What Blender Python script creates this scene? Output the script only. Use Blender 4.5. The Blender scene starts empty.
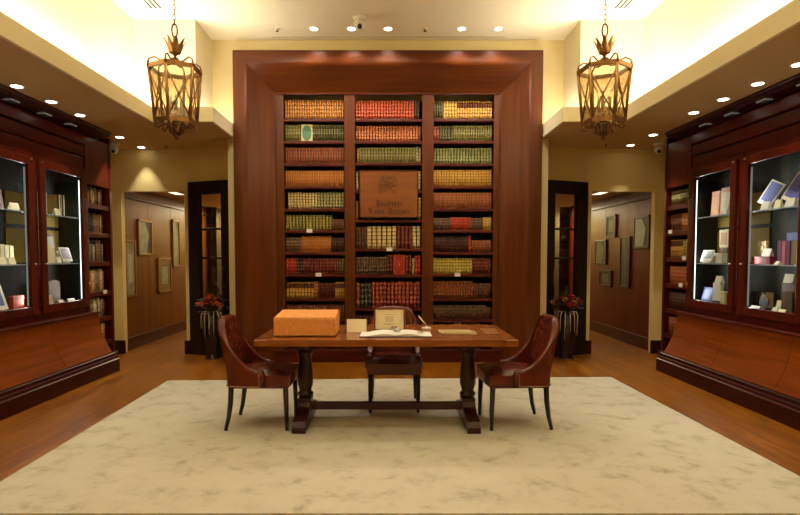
import bpy, bmesh, math, random
from mathutils import Vector, Matrix
random.seed(7)
PI = math.pi
C = bpy.context.scene.collection
S = bpy.context.scene

# ---------------------------------------------------------------- camera
F, CX, VY, PITCH, H = 540.0, 388.0, 256.0, math.radians(2.6), 1.39
CY = VY + F * math.tan(PITCH)
cd = bpy.data.cameras.new('camera'); cam = bpy.data.objects.new('camera', cd); C.objects.link(cam)
cd.sensor_width = 36.0; cd.sensor_fit = 'HORIZONTAL'; cd.lens = F / 800 * 36
cd.shift_x = (400 - CX) / 800; cd.shift_y = (CY - 257.5) / 800
cd.clip_start = 0.05; cd.clip_end = 100
cam.location = (0, 0, H); cam.rotation_euler = (PI / 2 - PITCH, 0, 0)
S.camera = cam
def ray(px, py):
    a, b = (px - CX) / F, (CY - py) / F
    return Vector((a, math.cos(PITCH) + b * math.sin(PITCH), -math.sin(PITCH) + b * math.cos(PITCH)))
def atY(px, py, Y):
    d = ray(px, py); return Vector((0, 0, H)) + d * (Y / d.y)
def atZ(px, py, z):
    d = ray(px, py); return Vector((0, 0, H)) + d * ((z - H) / d.z)
def atX(px, py, X):
    d = ray(px, py); return Vector((0, 0, H)) + d * (X / d.x)

# ---------------------------------------------------------------- materials
def lin(c):
    return tuple(((x / 255) / 12.92 if x / 255 <= .04045 else ((x / 255 + .055) / 1.055) ** 2.4) for x in c) + (1.0,)
MATS = {}
def base_mat(name, col, rough=.5, metal=0.0, spec=.5):
    m = bpy.data.materials.new(name); m.use_nodes = True
    b = m.node_tree.nodes['Principled BSDF']
    b.inputs['Base Color'].default_value = lin(col)
    b.inputs['Roughness'].default_value = rough; b.inputs['Metallic'].default_value = metal
    b.inputs['Specular IOR Level'].default_value = spec
    return m, m.node_tree, b
def ramp(nt, stops, interp='LINEAR'):
    r = nt.nodes.new('ShaderNodeValToRGB'); cr = r.color_ramp; cr.interpolation = interp
    while len(cr.elements) < len(stops): cr.elements.new(.5)
    for e, (p, c) in zip(cr.elements, stops):
        e.position = p; e.color = c
    return r
def plain(name, col, rough=.5, metal=0.0, var=.12, scale=6.0, bump=0.0, spec=.5):
    if name in MATS: return MATS[name]
    m, nt, b = base_mat(name, col, rough, metal, spec)
    tc = nt.nodes.new('ShaderNodeTexCoord'); n = nt.nodes.new('ShaderNodeTexNoise')
    n.inputs['Scale'].default_value = scale; n.inputs['Detail'].default_value = 4
    nt.links.new(tc.outputs['Object'], n.inputs['Vector'])
    c = lin(col)
    r = ramp(nt, [(.3, tuple(x * (1 - var) for x in c[:3]) + (1,)), (.7, tuple(min(1, x * (1 + var)) for x in c[:3]) + (1,))])
    nt.links.new(n.outputs['Fac'], r.inputs[0]); nt.links.new(r.outputs[0], b.inputs['Base Color'])
    if bump:
        bp = nt.nodes.new('ShaderNodeBump'); bp.inputs['Strength'].default_value = bump; bp.inputs['Distance'].default_value = .01
        nt.links.new(n.outputs['Fac'], bp.inputs['Height']); nt.links.new(bp.outputs[0], b.inputs['Normal'])
    MATS[name] = m; return m
def wood(name, dark, light, rough=.3, axis='Z', scale=1.0, spec=.5):
    m, nt, b = base_mat(name, dark, rough, 0, spec)
    tc = nt.nodes.new('ShaderNodeTexCoord'); mp = nt.nodes.new('ShaderNodeMapping')
    sc = {'X': (.6, 9, 9), 'Y': (9, .6, 9), 'Z': (9, 9, .6)}[axis]
    mp.inputs['Scale'].default_value = tuple(s * scale for s in sc)
    n = nt.nodes.new('ShaderNodeTexNoise'); n.inputs['Scale'].default_value = 2.2; n.inputs['Detail'].default_value = 6; n.inputs['Distortion'].default_value = .8
    nt.links.new(tc.outputs['Object'], mp.inputs[0]); nt.links.new(mp.outputs[0], n.inputs['Vector'])
    r = ramp(nt, [(.3, lin(dark)), (.7, lin(light))])
    nt.links.new(n.outputs['Fac'], r.inputs[0]); nt.links.new(r.outputs[0], b.inputs['Base Color'])
    MATS[name] = m; return m
def emit(name, col, strength):
    m = bpy.data.materials.new(name); m.use_nodes = True; nt = m.node_tree
    b = nt.nodes['Principled BSDF']; b.inputs['Base Color'].default_value = (.12, .11, .1, 1)
    b.inputs['Emission Color'].default_value = col + (1,); b.inputs['Emission Strength'].default_value = strength
    MATS[name] = m; return m
def thin_glass(name, tint, gloss=.06, rough=.02):
    m = bpy.data.materials.new(name); m.use_nodes = True; nt = m.node_tree; nt.nodes.clear()
    o = nt.nodes.new('ShaderNodeOutputMaterial'); t = nt.nodes.new('ShaderNodeBsdfTransparent'); g = nt.nodes.new('ShaderNodeBsdfGlossy')
    t.inputs[0].default_value = tint + (1,); g.inputs['Roughness'].default_value = rough
    mx = nt.nodes.new('ShaderNodeMixShader'); mx.inputs[0].default_value = gloss
    nt.links.new(t.outputs[0], mx.inputs[1]); nt.links.new(g.outputs[0], mx.inputs[2]); nt.links.new(mx.outputs[0], o.inputs[0])
    MATS[name] = m; return m

MAHV = wood('mahogany_upright', (58, 11, 4), (92, 25, 7), .33, 'Z', 1, .3)
MAHY = wood('mahogany_along', (54, 10, 4), (90, 24, 6), .3, 'Y', 1, .3)
MAHX = wood('mahogany_across', (58, 11, 4), (92, 25, 7), .33, 'X', 1, .3)
FRV = wood('frame_wood_upright', (74, 28, 5), (98, 46, 9), .32, 'Z', .6, .3)
FRX = wood('frame_wood_across', (74, 28, 5), (98, 46, 9), .32, 'X', .6, .3)
DARK = wood('dark_base_wood', (46, 8, 9), (60, 12, 11), .32, 'Y', 1, .3)
FLARE = wood('flare_wood', (104, 42, 8), (134, 64, 14), .3, 'Y', 1, .35)
TABW = wood('table_top_wood', (112, 58, 20), (146, 82, 30), .24, 'X')
TABD = wood('table_leg_wood', (42, 15, 8), (64, 25, 13), .3, 'Z', 1, .35)
EBON = wood('dark_door_wood', (20, 10, 8), (30, 15, 11), .35, 'Z')
CHLEG = wood('chair_leg_wood', (18, 10, 8), (28, 15, 11), .3, 'Z')
CORR = wood('corridor_panel_wood', (104, 57, 12), (126, 72, 18), .36, 'Z', .5, .25)
CORRR = wood('corridor_red_wood', (86, 25, 5), (106, 37, 8), .36, 'Z', .5, .25)
CREAM = plain('cream_wall', (230, 206, 136), .85, 0, .02, 2)
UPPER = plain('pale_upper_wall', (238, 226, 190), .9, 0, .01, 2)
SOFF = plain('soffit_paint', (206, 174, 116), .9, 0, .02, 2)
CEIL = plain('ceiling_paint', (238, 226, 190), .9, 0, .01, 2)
BLACK = plain('black_metal', (16, 15, 15), .4, 0, .1)
BLACKP = plain('black_paint', (12, 14, 12), .6, 0, .1)
GREENBK = plain('dark_green_backing', (15, 22, 13), .6, 0, .15)
OLIVE = plain('olive_gold_backing', (168, 142, 62), .7, 0, .05)
WHITE = plain('white_paper', (240, 234, 220), .7, 0, .02)
CREAMP = plain('cream_paper', (250, 237, 196), .7, 0, .03)
BRASS = plain('aged_brass', (150, 112, 68), .42, .85, .3, 20)
BRASSD = plain('dark_brass', (106, 70, 44), .42, .8, .3, 20)
CHROME = plain('pale_metal', (205, 200, 190), .3, 1.0, .05)
LEATH = plain('red_brown_leather', (90, 29, 13), .26, 0, .22, 9, .15)
TAN = plain('tan_suede', (226, 150, 76), .8, 0, .14, 40, .2)
NAIL = plain('nail_trim', (150, 108, 78), .4, .6, .2)
CLEAR = thin_glass('clear_glass', (.95, .97, .95), .028)
SHELFG = thin_glass('shelf_glass', (.80, .88, .86), .12, .1)
AMBER = thin_glass('lantern_glass', (.78, .66, .46), .06, .08)
_n = AMBER.node_tree; _d = _n.nodes.new('ShaderNodeBsdfDiffuse'); _d.inputs[0].default_value = (.42, .30, .15, 1); _m = _n.nodes.new('ShaderNodeMixShader'); _m.inputs[0].default_value = .34
_o = [q for q in _n.nodes if q.type == 'OUTPUT_MATERIAL'][0]; _p = _o.inputs[0].links[0].from_node
_n.links.new(_p.outputs[0], _m.inputs[1]); _n.links.new(_d.outputs[0], _m.inputs[2]); _n.links.new(_m.outputs[0], _o.inputs[0])
DOORG = thin_glass('door_glass', (.90, .88, .82), .06)
SHEDGE = plain('lit_glass_edge', (176, 184, 214), .25, 0, .05)  # light caught in the shelf front edge, put into its blue-white colour
LEDM = emit('led_strip_light', (.90, .96, 1.0), 3.2)
LEDD = emit('led_strip_dim', (.86, .95, .8), .22)
DLM = emit('downlight_lens', (1.0, .9, .72), 9)
BULB = emit('candle_bulb', (1.0, .76, .42), 2.2)

# floor planks
def floor_mat():
    m, nt, b = base_mat('oak_planks', (130, 84, 34), .34, 0, .4)
    tc = nt.nodes.new('ShaderNodeTexCoord'); mp = nt.nodes.new('ShaderNodeMapping'); mp.inputs['Rotation'].default_value = (0, 0, PI / 2)
    br = nt.nodes.new('ShaderNodeTexBrick'); br.inputs['Scale'].default_value = 1.0
    br.inputs['Brick Width'].default_value = 1.1; br.inputs['Row Height'].default_value = .13; br.inputs['Mortar Size'].default_value = .0016
    br.inputs['Color1'].default_value = lin((130, 76, 9)); br.inputs['Color2'].default_value = lin((152, 94, 14)); br.inputs['Mortar'].default_value = lin((62, 32, 4))
    nt.links.new(tc.outputs['Object'], mp.inputs[0]); nt.links.new(mp.outputs[0], br.inputs['Vector'])
    mp2 = nt.nodes.new('ShaderNodeMapping'); mp2.inputs['Scale'].default_value = (7, .8, 1)
    n = nt.nodes.new('ShaderNodeTexNoise'); n.inputs['Scale'].default_value = 3; n.inputs['Detail'].default_value = 7; n.inputs['Distortion'].default_value = .7
    nt.links.new(tc.outputs['Object'], mp2.inputs[0]); nt.links.new(mp2.outputs[0], n.inputs['Vector'])
    r = ramp(nt, [(.3, (.52, .46, .36, 1)), (.7, (1.12, 1.1, 1.0, 1))])
    mx = nt.nodes.new('ShaderNodeMix'); mx.data_type = 'RGBA'; mx.blend_type = 'MULTIPLY'; mx.inputs['Factor'].default_value = 1
    nt.links.new(n.outputs['Fac'], r.inputs[0]); nt.links.new(br.outputs['Color'], mx.inputs['A']); nt.links.new(r.outputs[0], mx.inputs['B'])
    nt.links.new(mx.outputs['Result'], b.inputs['Base Color'])
    return m
def carpet_mat():
    m, nt, b = base_mat('beige_carpet', (200, 182, 150), .95, 0, .1)
    tc = nt.nodes.new('ShaderNodeTexCoord')
    n = nt.nodes.new('ShaderNodeTexNoise'); n.inputs['Scale'].default_value = 5.2; n.inputs['Detail'].default_value = 8; n.inputs['Roughness'].default_value = .68; n.inputs['Distortion'].default_value = .25
    n2 = nt.nodes.new('ShaderNodeTexNoise'); n2.inputs['Scale'].default_value = 220
    nt.links.new(tc.outputs['Object'], n.inputs['Vector']); nt.links.new(tc.outputs['Object'], n2.inputs['Vector'])
    r = ramp(nt, [(.26, lin((152, 141, 120))), (.40, lin((188, 178, 155))), (.48, lin((199, 190, 167))), (.8, lin((207, 198, 177)))])
    nt.links.new(n.outputs['Fac'], r.inputs[0]); nt.links.new(r.outputs[0], b.inputs['Base Color'])
    bp = nt.nodes.new('ShaderNodeBump'); bp.inputs['Strength'].default_value = .4; bp.inputs['Distance'].default_value = .004
    nt.links.new(n2.outputs['Fac'], bp.inputs['Height']); nt.links.new(bp.outputs[0], b.inputs['Normal'])
    return m
def book_mat(name, col, gold, bands=5, panel=None, tool=0):
    col = tuple(min(255, c * 1.12) for c in col)
    """Leather spine: base colour, gilt lines across at the bands, tooling dots between them (UV: u across the spine, v up)."""
    m, nt, b = base_mat('book_' + name, col, .45)
    uv = nt.nodes.new('ShaderNodeTexCoord'); sp = nt.nodes.new('ShaderNodeSeparateXYZ'); nt.links.new(uv.outputs['UV'], sp.inputs[0])
    gold = tuple(.72 * q + .28 * c for q, c in zip(gold, col)); base, g = lin(col), lin(gold)
    stops = [(0, base)]
    for k in range(bands):
        v = .07 + .86 * k / max(1, bands - 1)
        stops += [(max(.001, v - .017), g), (v + .017, base)]
    if panel:
        v0 = .07 + .86 * (bands - 2) / max(1, bands - 1)
        k = [i for i, s in enumerate(stops) if abs(s[0] - (v0 + .017)) < 1e-6]
        if k: stops[k[0]] = (v0 + .017, lin(panel))
    r = ramp(nt, stops, 'CONSTANT'); nt.links.new(sp.outputs['Y'], r.inputs[0])
    out = r.outputs[0]
    if tool:
        w = nt.nodes.new('ShaderNodeTexVoronoi'); w.inputs['Scale'].default_value = 1.0
        mp = nt.nodes.new('ShaderNodeMapping'); mp.inputs['Scale'].default_value = (2.0, (bands - 1) / .86, 1); mp.inputs['Location'].default_value = (0, -.07 * (bands - 1) / .86, 0)
        w.inputs['Randomness'].default_value = 0
        nt.links.new(uv.outputs['UV'], mp.inputs[0]); nt.links.new(mp.outputs[0], w.inputs['Vector'])
        r2 = ramp(nt, [(0, (1, 1, 1, 1)), (.30, (0, 0, 0, 1))], 'CONSTANT'); nt.links.new(w.outputs['Distance'], r2.inputs[0])
        mu = nt.nodes.new('ShaderNodeMath'); mu.operation = 'MULTIPLY'; mu.inputs[1].default_value = tool * .8; nt.links.new(r2.outputs[0], mu.inputs[0])
        mx = nt.nodes.new('ShaderNodeMix'); mx.data_type = 'RGBA'; nt.links.new(mu.outputs[0], mx.inputs['Factor'])
        nt.links.new(out, mx.inputs['A']); mx.inputs['B'].default_value = g; out = mx.outputs['Result']
    nt.links.new(out, b.inputs['Base Color'])
    return m

# ---------------------------------------------------------------- mesh builder
class MB:
    def __init__(s): s.bm = bmesh.new()
    def add(s, verts, faces, smooth=False):
        vs = [s.bm.verts.new(v) for v in verts]
        for f in faces:
            try:
                fc = s.bm.faces.new([vs[i] for i in f]); fc.smooth = smooth
            except ValueError: pass
        return s
    def box(s, x0, x1, y0, y1, z0, z1, bev=0.0, seg=2, rot=None, piv=None):
        t = bmesh.new(); bmesh.ops.create_cube(t, size=1)
        for v in t.verts:
            v.co = Vector(((x0 + x1) / 2 + v.co.x * (x1 - x0), (y0 + y1) / 2 + v.co.y * (y1 - y0), (z0 + z1) / 2 + v.co.z * (z1 - z0)))
        if bev: bmesh.ops.bevel(t, geom=list(t.edges), offset=bev, segments=seg, affect='EDGES', profile=.5)
        if rot is not None:
            p = Vector(piv) if piv is not None else Vector(((x0 + x1) / 2, (y0 + y1) / 2, z0))
            for v in t.verts: v.co = p + rot @ (v.co - p)
        s.merge(t); return s
    def merge(s, t, smooth=None):
        t.verts.index_update()
        vs = [s.bm.verts.new(v.co) for v in t.verts]
        for f in t.faces:
            fc = s.bm.faces.new([vs[v.index] for v in f.verts]); fc.smooth = f.smooth if smooth is None else smooth
        t.free()
    def tube(s, pts, r, n=8, closed=False, flat=1.0):
        pts = [Vector(p) for p in pts]; N = len(pts); rings = []
        rr = r if isinstance(r, (list, tuple)) else [r] * N
        up = Vector((0, 0, 1)); prev = None
        for i, p in enumerate(pts):
            a = pts[(i - 1) % N] if (closed or i > 0) else p; b = pts[(i + 1) % N] if (closed or i < N - 1) else p
            t = (b - a).normalized()
            x = prev - t * prev.dot(t) if prev is not None else (t.cross(up) if abs(t.z) < .95 else t.cross(Vector((0, 1, 0))))
            if x.length < 1e-6: x = t.orthogonal()
            x.normalize(); prev = x; y = t.cross(x)
            rings.append([p + x * math.cos(2 * PI * k / n) * rr[i] + y * math.sin(2 * PI * k / n) * rr[i] * flat for k in range(n)])
        V = [v for rg in rings for v in rg]; Fs = []
        for i in range(N if closed else N - 1):
            j = (i + 1) % N
            for k in range(n): Fs.append((i * n + k, i * n + (k + 1) % n, j * n + (k + 1) % n, j * n + k))
        if not closed: Fs += [tuple(range(n))[::-1], tuple((N - 1) * n + k for k in range(n))]
        return s.add(V, Fs, True)
    def lathe(s, prof, cx=0, cy=0, n=24, cz=0, square=False):
        V, Fs = [], []
        for r, z in prof:
            for k in range(n):
                a = 2 * PI * (k + (.5 if n <= 8 else 0)) / n
                V.append((cx + r * math.cos(a), cy + r * math.sin(a), cz + z))
        m = len(prof)
        for i in range(m - 1):
            for k in range(n): Fs.append((i * n + k, i * n + (k + 1) % n, (i + 1) * n + (k + 1) % n, (i + 1) * n + k))
        Fs += [tuple(range(n))[::-1], tuple((m - 1) * n + k for k in range(n))]
        return s.add(V, Fs, n > 8)
    def prism(s, poly, lo, hi, axis='Y', smooth=False):
        """poly: 2-D outline; axis Y: (x,z) run along y; axis Z: (x,y) run along z; axis X: (y,z) run along x."""
        def P(p, t): return {'Y': (p[0], t, p[1]), 'Z': (p[0], p[1], t), 'X': (t, p[0], p[1])}[axis]
        n = len(poly); V = [P(p, lo) for p in poly] + [P(p, hi) for p in poly]
        Fs = [(i, (i + 1) % n, n + (i + 1) % n, n + i) for i in range(n)] + [tuple(range(n))[::-1], tuple(range(n, 2 * n))]
        return s.add(V, Fs, smooth)
    def grid(s, fn, nu, nv, smooth=True, closed_u=False):
        V = [fn(i / (nu if closed_u else nu - 1), j / (nv - 1)) for i in range(nu) for j in range(nv)]
        Fs = [(i * nv + j, ((i + 1) % nu) * nv + j, ((i + 1) % nu) * nv + j + 1, i * nv + j + 1) for i in range(nu if closed_u else nu - 1) for j in range(nv - 1)]
        return s.add(V, Fs, smooth)
    def ball(s, c, r, sub=2, sq=(1, 1, 1)):
        t = bmesh.new(); bmesh.ops.create_icosphere(t, subdivisions=sub, radius=1)
        for v in t.verts: v.co = Vector(c) + Vector((v.co.x * sq[0], v.co.y * sq[1], v.co.z * sq[2])) * r
        s.merge(t, True); return s
    def build(s, name, mat, parent=None, origin=None):
        """One mesh object.  Without parent the mesh origin goes to `origin`; a child's mesh is given in its thing's own space."""
        bmesh.ops.recalc_face_normals(s.bm, faces=s.bm.faces)
        if origin is not None:
            for v in s.bm.verts: v.co -= Vector(origin)
        me = bpy.data.meshes.new(name); s.bm.to_mesh(me); s.bm.free()
        for m in (mat if isinstance(mat, (list, tuple)) else [mat]): me.materials.append(m)
        o = bpy.data.objects.new(name, me); C.objects.link(o)
        if parent is not None: o.parent = parent
        elif origin is not None: o.location = origin
        return o
def thing(name, label, cat, loc=(0, 0, 0), rz=0.0, group=None):
    o = bpy.data.objects.new(name, None); C.objects.link(o); o.location = loc; o.rotation_euler = (0, 0, rz); o.empty_display_size = .1
    return tag(o, label, cat, group)
def tag(o, label, cat, group=None):
    o['label'] = label; o['category'] = cat
    if group: o['group'] = group
    return o
def struct(o): o['kind'] = 'structure'; return o
def sbox(name, m, *b): return struct(MB().box(*b).build(name, m))
def copy_tree(o, parent=None):
    c = o.copy(); C.objects.link(c)
    if parent is not None: c.parent = parent
    for ch in list(o.children): copy_tree(ch, c)
    return c
def subsurf(o, n=1):
    m = o.modifiers.new('s', 'SUBSURF'); m.levels = n; m.render_levels = n; return o
ORD = 'first second third fourth fifth sixth seventh eighth ninth tenth eleventh twelfth thirteenth fourteenth fifteenth sixteenth seventeenth eighteenth nineteenth twentieth'.split()
ORD += ['twenty-' + o for o in ORD[:9]] + ['thirtieth']

# ---------------------------------------------------------------- setting
ZC, ZS = 4.12, 2.89
fl = sbox('floor', floor_mat(), -4.4, 4.4, -2.2, 12.4, -.1, 0)
sbox('ceiling', CEIL, -3.0, 3.0, -2.2, 7.1, ZC, ZC + .1)
for s, sd in ((-1, 'left'), (1, 'right')):
    X = lambda a, b: (min(s * a, s * b), max(s * a, s * b))
    m = MB()
    m.box(*X(2.66, 4.2), -2.2, 7.8, ZS, ZS + .04); m.box(*X(1.98, 2.66), 6.13, 7.8, ZS, ZS + .04)
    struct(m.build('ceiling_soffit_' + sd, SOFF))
    m = MB(); m.box(*X(2.63, 2.66), -2.2, 6.13, ZS, ZS + .16); m.box(*X(1.95, 2.66), 6.10, 6.13, ZS, ZS + .16); m.box(*X(1.95, 1.98), 6.13, 6.97, ZS, ZS + .16)
    struct(m.build('trim_cove_lip_' + sd, UPPER))
    m = MB(); m.box(*X(2.95, 3.0), -2.2, 6.37, ZS + .04, ZC); m.box(*X(2.23, 3.0), 6.37, 6.45, ZS + .04, ZC); m.box(*X(2.23, 2.28), 6.45, 6.97, ZS + .04, ZC)
    struct(m.build('wall_upper_' + sd, UPPER))
    sbox('wall_' + sd, CREAM, *X(4.0, 4.1), -2.2, 7.7, 0, ZS)
    # wall round the corridor opening, and the slanted wall that holds the glazed door
    m = MB(); m.box(*X(3.765, 4.1), 7.66, 7.76, 0, ZS); m.box(*X(2.87, 3.765), 7.66, 7.76, 2.30, ZS)
    m.prism([(s * 2.87, 7.76), (s * 2.87, 7.655), (s * 2.80, 7.655), (s * 2.78, 7.72)], 0, ZS, 'Z')
    m.prism([(s * 2.80, 7.655), (s * 2.05, 7.36), (s * 2.05, 7.46), (s * 2.78, 7.74)], 2.42, ZS, 'Z')
    struct(m.build('wall_back_' + sd, CREAM))
    m = MB(); m.box(*X(3.74, 3.99), 7.63, 7.66, 0, .19, .004); m.prism([(s * 2.89, 7.70), (s * 2.89, 7.62), (s * 2.78, 7.62), (s * 2.78, 7.70)], 0, .19, 'Z')
    struct(m.build('baseboard_pier_' + sd, DARK))
    # corridor beyond
    cw = CORR if s < 0 else CORRR
    m = MB()
    y = 7.78
    while y < 11.5:
        m.box(*X(3.84, 3.9), y, min(y + .9, 11.5) - .006, 0, 2.42); y += .9
    m.box(*X(3.85, 3.95), 7.7, 11.5, 0, 2.42)
    struct(m.build('wall_corridor_' + sd, cw))
    struct(MB().box(*X(3.81, 3.84), 7.66, 11.5, 0, .16, .004).box(*X(3.80, 3.84), 7.66, 11.5, .16, .185, .006).build('baseboard_corridor_' + sd, MAHY))
    struct(MB().box(*X(3.80, 3.84), 7.78, 11.5, 2.235, 2.275, .006).build('trim_corridor_' + sd, DARK))
    sbox('wall_corridor_post_' + sd, EBON, *X(3.64, 3.9), 11.5, 12.0, 0, 2.42)
    sbox('wall_corridor_end_' + sd, CREAM, *X(1.9, 4.2), 12.1, 12.2, 0, 2.42)
    sbox('wall_corridor_inner_' + sd, cw, *X(2.0, 2.06), 7.5, 12.1, 0, 2.42)
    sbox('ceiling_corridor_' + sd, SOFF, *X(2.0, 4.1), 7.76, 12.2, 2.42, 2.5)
# the wall that frames the bookcase
m = MB()
m.box(-2.23, -1.94, 6.97, 7.04, ZS, ZC); m.box(1.94, 2.23, 6.97, 7.04, ZS, ZC); m.box(-1.94, 1.94, 6.97, 7.04, 3.95, ZC)
m.box(-2.05, -1.94, 6.97, 7.04, 0, ZS); m.box(1.94, 2.05, 6.97, 7.04, 0, ZS)
m.box(-2.05, -2.0, 7.04, 7.5, 0, ZS); m.box(2.0, 2.05, 7.04, 7.5, 0, ZS)
m.box(-2.05, 2.05, 7.5, 7.55, 0, ZC)
struct(m.build('wall_back', plain('portal_wall_paint', (230, 212, 156), .9, 0, .01, 2)))
sbox('wall_front', CREAM, -4.2, 4.2, -2.3, -2.2, 0, ZC)

fl_, fr_, nl_, nr_ = atZ(167.5, 380.5, .013), atZ(611, 376.8, .013), atZ(0, 481.5, .013), atZ(800, 476, .013)
def ext(f, n, Y): t = (Y - f.y) / (n.y - f.y); return (f.x + (n.x - f.x) * t, Y)
cm = MB().prism([(fl_.x, fl_.y), (fr_.x, fr_.y), ext(fr_, nr_, 2.83), ext(fl_, nl_, 2.83)], .001, .0135, 'Z')
bmesh.ops.bevel(cm.bm, geom=list(cm.bm.edges), offset=.004, segments=2, affect='EDGES')
carp = tag(cm.build('carpet', carpet_mat(), origin=(0, 4.5, 0)),
           'large plain beige pile carpet under the table and the three leather chairs', 'carpet')

# glazed dark doors
def glazed_door(s, n):
    a, b = Vector((s * 2.79, 7.62, 0)), Vector((s * 2.10, 7.345, 0))
    d = b - a; L = d.length
    if s < 0: root = thing('door_%d' % n, '', '', a, math.atan2(d.y, d.x))
    else: root = thing('door_%d' % n, '', '', b, math.atan2(-d.y, -d.x))
    for k in ('label', 'category'): del root[k]
    struct(root)
    g0, g1 = (.19, .56) if s < 0 else (L - .56, L - .19)
    zt = 2.42
    struct(MB().box(0, g0, -.03, .04, 0, zt, .006).box(g1, L, -.03, .04, 0, zt, .006).box(g0, g1, -.03, .04, 2.24, zt, .004).box(g0, g1, -.03, .04, 0, .30, .004).build('door_frame', EBON, root))
    for z in (.78, 1.36, 1.76): struct(MB().box(g0, g1, -.02, .02, z - .014, z + .014, .003).build('glazing_bar', EBON, root))
    struct(MB().box(g0, g1, -.003, .003, .30, 2.24).build('door_pane', DOORG, root))
    hx = g1 + .05 if s < 0 else g0 - .05
    struct(MB().tube([(hx, -.075, .95), (hx, -.075, 1.25)], .009).tube([(hx, -.03, .97), (hx, -.075, .97)], .006).tube([(hx, -.03, 1.23), (hx, -.075, 1.23)], .006).build('door_handle', BRASSD, root))
glazed_door(-1, 1); glazed_door(1, 2)

# ---------------------------------------------------------------- main bookcase
YF, YS = 6.85, 7.10                       # frame front, shelf front
o0, o1 = atY(232.3, 50, YF), atY(543.5, 50, YF)
i0, i1 = atY(275.5, 94, YS), atY(500, 94, YS)
XL, XR, ZT = o0.x, o1.x, o0.z
IL, IR, ZI = i0.x, i1.x, i0.z
bc = thing('bookcase', 'tall mahogany built-in bookcase with broad moulded frame and three bays of leather books', 'bookcase', (0, YS, 0))
bl = bc.location
def wall_part(mb, name, mat, par=bc):
    for v in mb.bm.verts: v.co -= bl
    return mb.build(name, mat, par)
wl, wr, wt = IL - XL, XR - IR, ZT - ZI
prof = [(0, 7.0), (0, 6.852), (.012, 6.842), (.12, 6.840), (.28, 6.842), (.34, 6.848), (.39, 6.862), (.44, 6.885), (.60, 6.955), (.80, 7.035), (.95, 7.082), (1.0, 7.086), (1.0, 7.14), (.9, 7.16), (0, 7.05)]
def mould(kind):
    n = len(prof); V = []
    for e in (0, 1):
        for w, y in prof:
            zt = ZT - w * wt; xl = XL + w * wl; xr = XR - w * wr
            V.append({'l': (xl, y, (0, zt)[e]), 'r': (xr, y, (0, zt)[e]), 't': ((xl, xr)[e], y, zt)}[kind])
    mb = MB(); mb.add(V, [(i, (i + 1) % n, n + (i + 1) % n, n + i) for i in range(n)] + [tuple(range(n)), tuple(range(n, 2 * n))])
    for f in mb.bm.faces:
        if len(f.verts) == 4: f.smooth = True
    return mb
for k in 'lrt':
    o = wall_part(mould(k), 'frame_moulding', FRX if k == 't' else FRV)
    e = o.modifiers.new('e', 'EDGE_SPLIT'); e.split_angle = math.radians(40)
wall_part(MB().box(IL, IR, 7.42, 7.46, 0, ZI), 'back_panel', BLACKP)
# uprights
def xs(px): return atY(px, 200, YS).x
bays = [(xs(284.3), xs(344.5)), (xs(355), xs(422)), (xs(433.5), xs(493.3))]
ups = [(IL, bays[0][0]), (bays[0][1], bays[1][0]), (bays[1][1], bays[2][0]), (bays[2][1], IR)]
ZB = .165
for a, b in ups:
    wall_part(MB().box(a, b, YS, YS + .05, ZB, ZI, .004).box((a + b) / 2 - .02, (a + b) / 2 + .02, YS + .05, 7.42, ZB, ZI), 'upright', FRV)
wall_part(MB().box(IL, IR, YS - .012, YS + .03, ZI - .012, ZI + .02, .006), 'top_bead', MAHX)
wall_part(MB().box(IL - .02, IR + .02, YS - .09, 7.42, 0, ZB - .02, .004).box(IL - .02, IR + .02, YS - .10, 7.42, ZB - .02, ZB, .006), 'plinth', MAHX)
zy = lambda py: atY(388, py, YS).z
SH13 = [118.6, 140.8, 163.4, 186, 208.6, 230.2, 252.3, 274.0, 298.6, 319.6, 341]
SH2 = [118.8, 140.9, 162.6, 191, 219.6, 248.6, 275, 308.5, 336]
TH = .035
rows = {}
for bi, (a, b) in enumerate(bays):
    zs = [zy(p) for p in (SH2 if bi == 1 else SH13)]
    top = ZI - .015
    for ri, z in enumerate(zs):
        rows[(bi, ri)] = (a, b, z, top - TH if ri else top)
        top = z
        wall_part(MB().box(a, b, YS + .008, 7.42, z - TH, z, .004), 'shelf_board', MAHX)
    rows[(bi, len(zs))] = (a, b, ZB, zs[-1] - TH)

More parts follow.
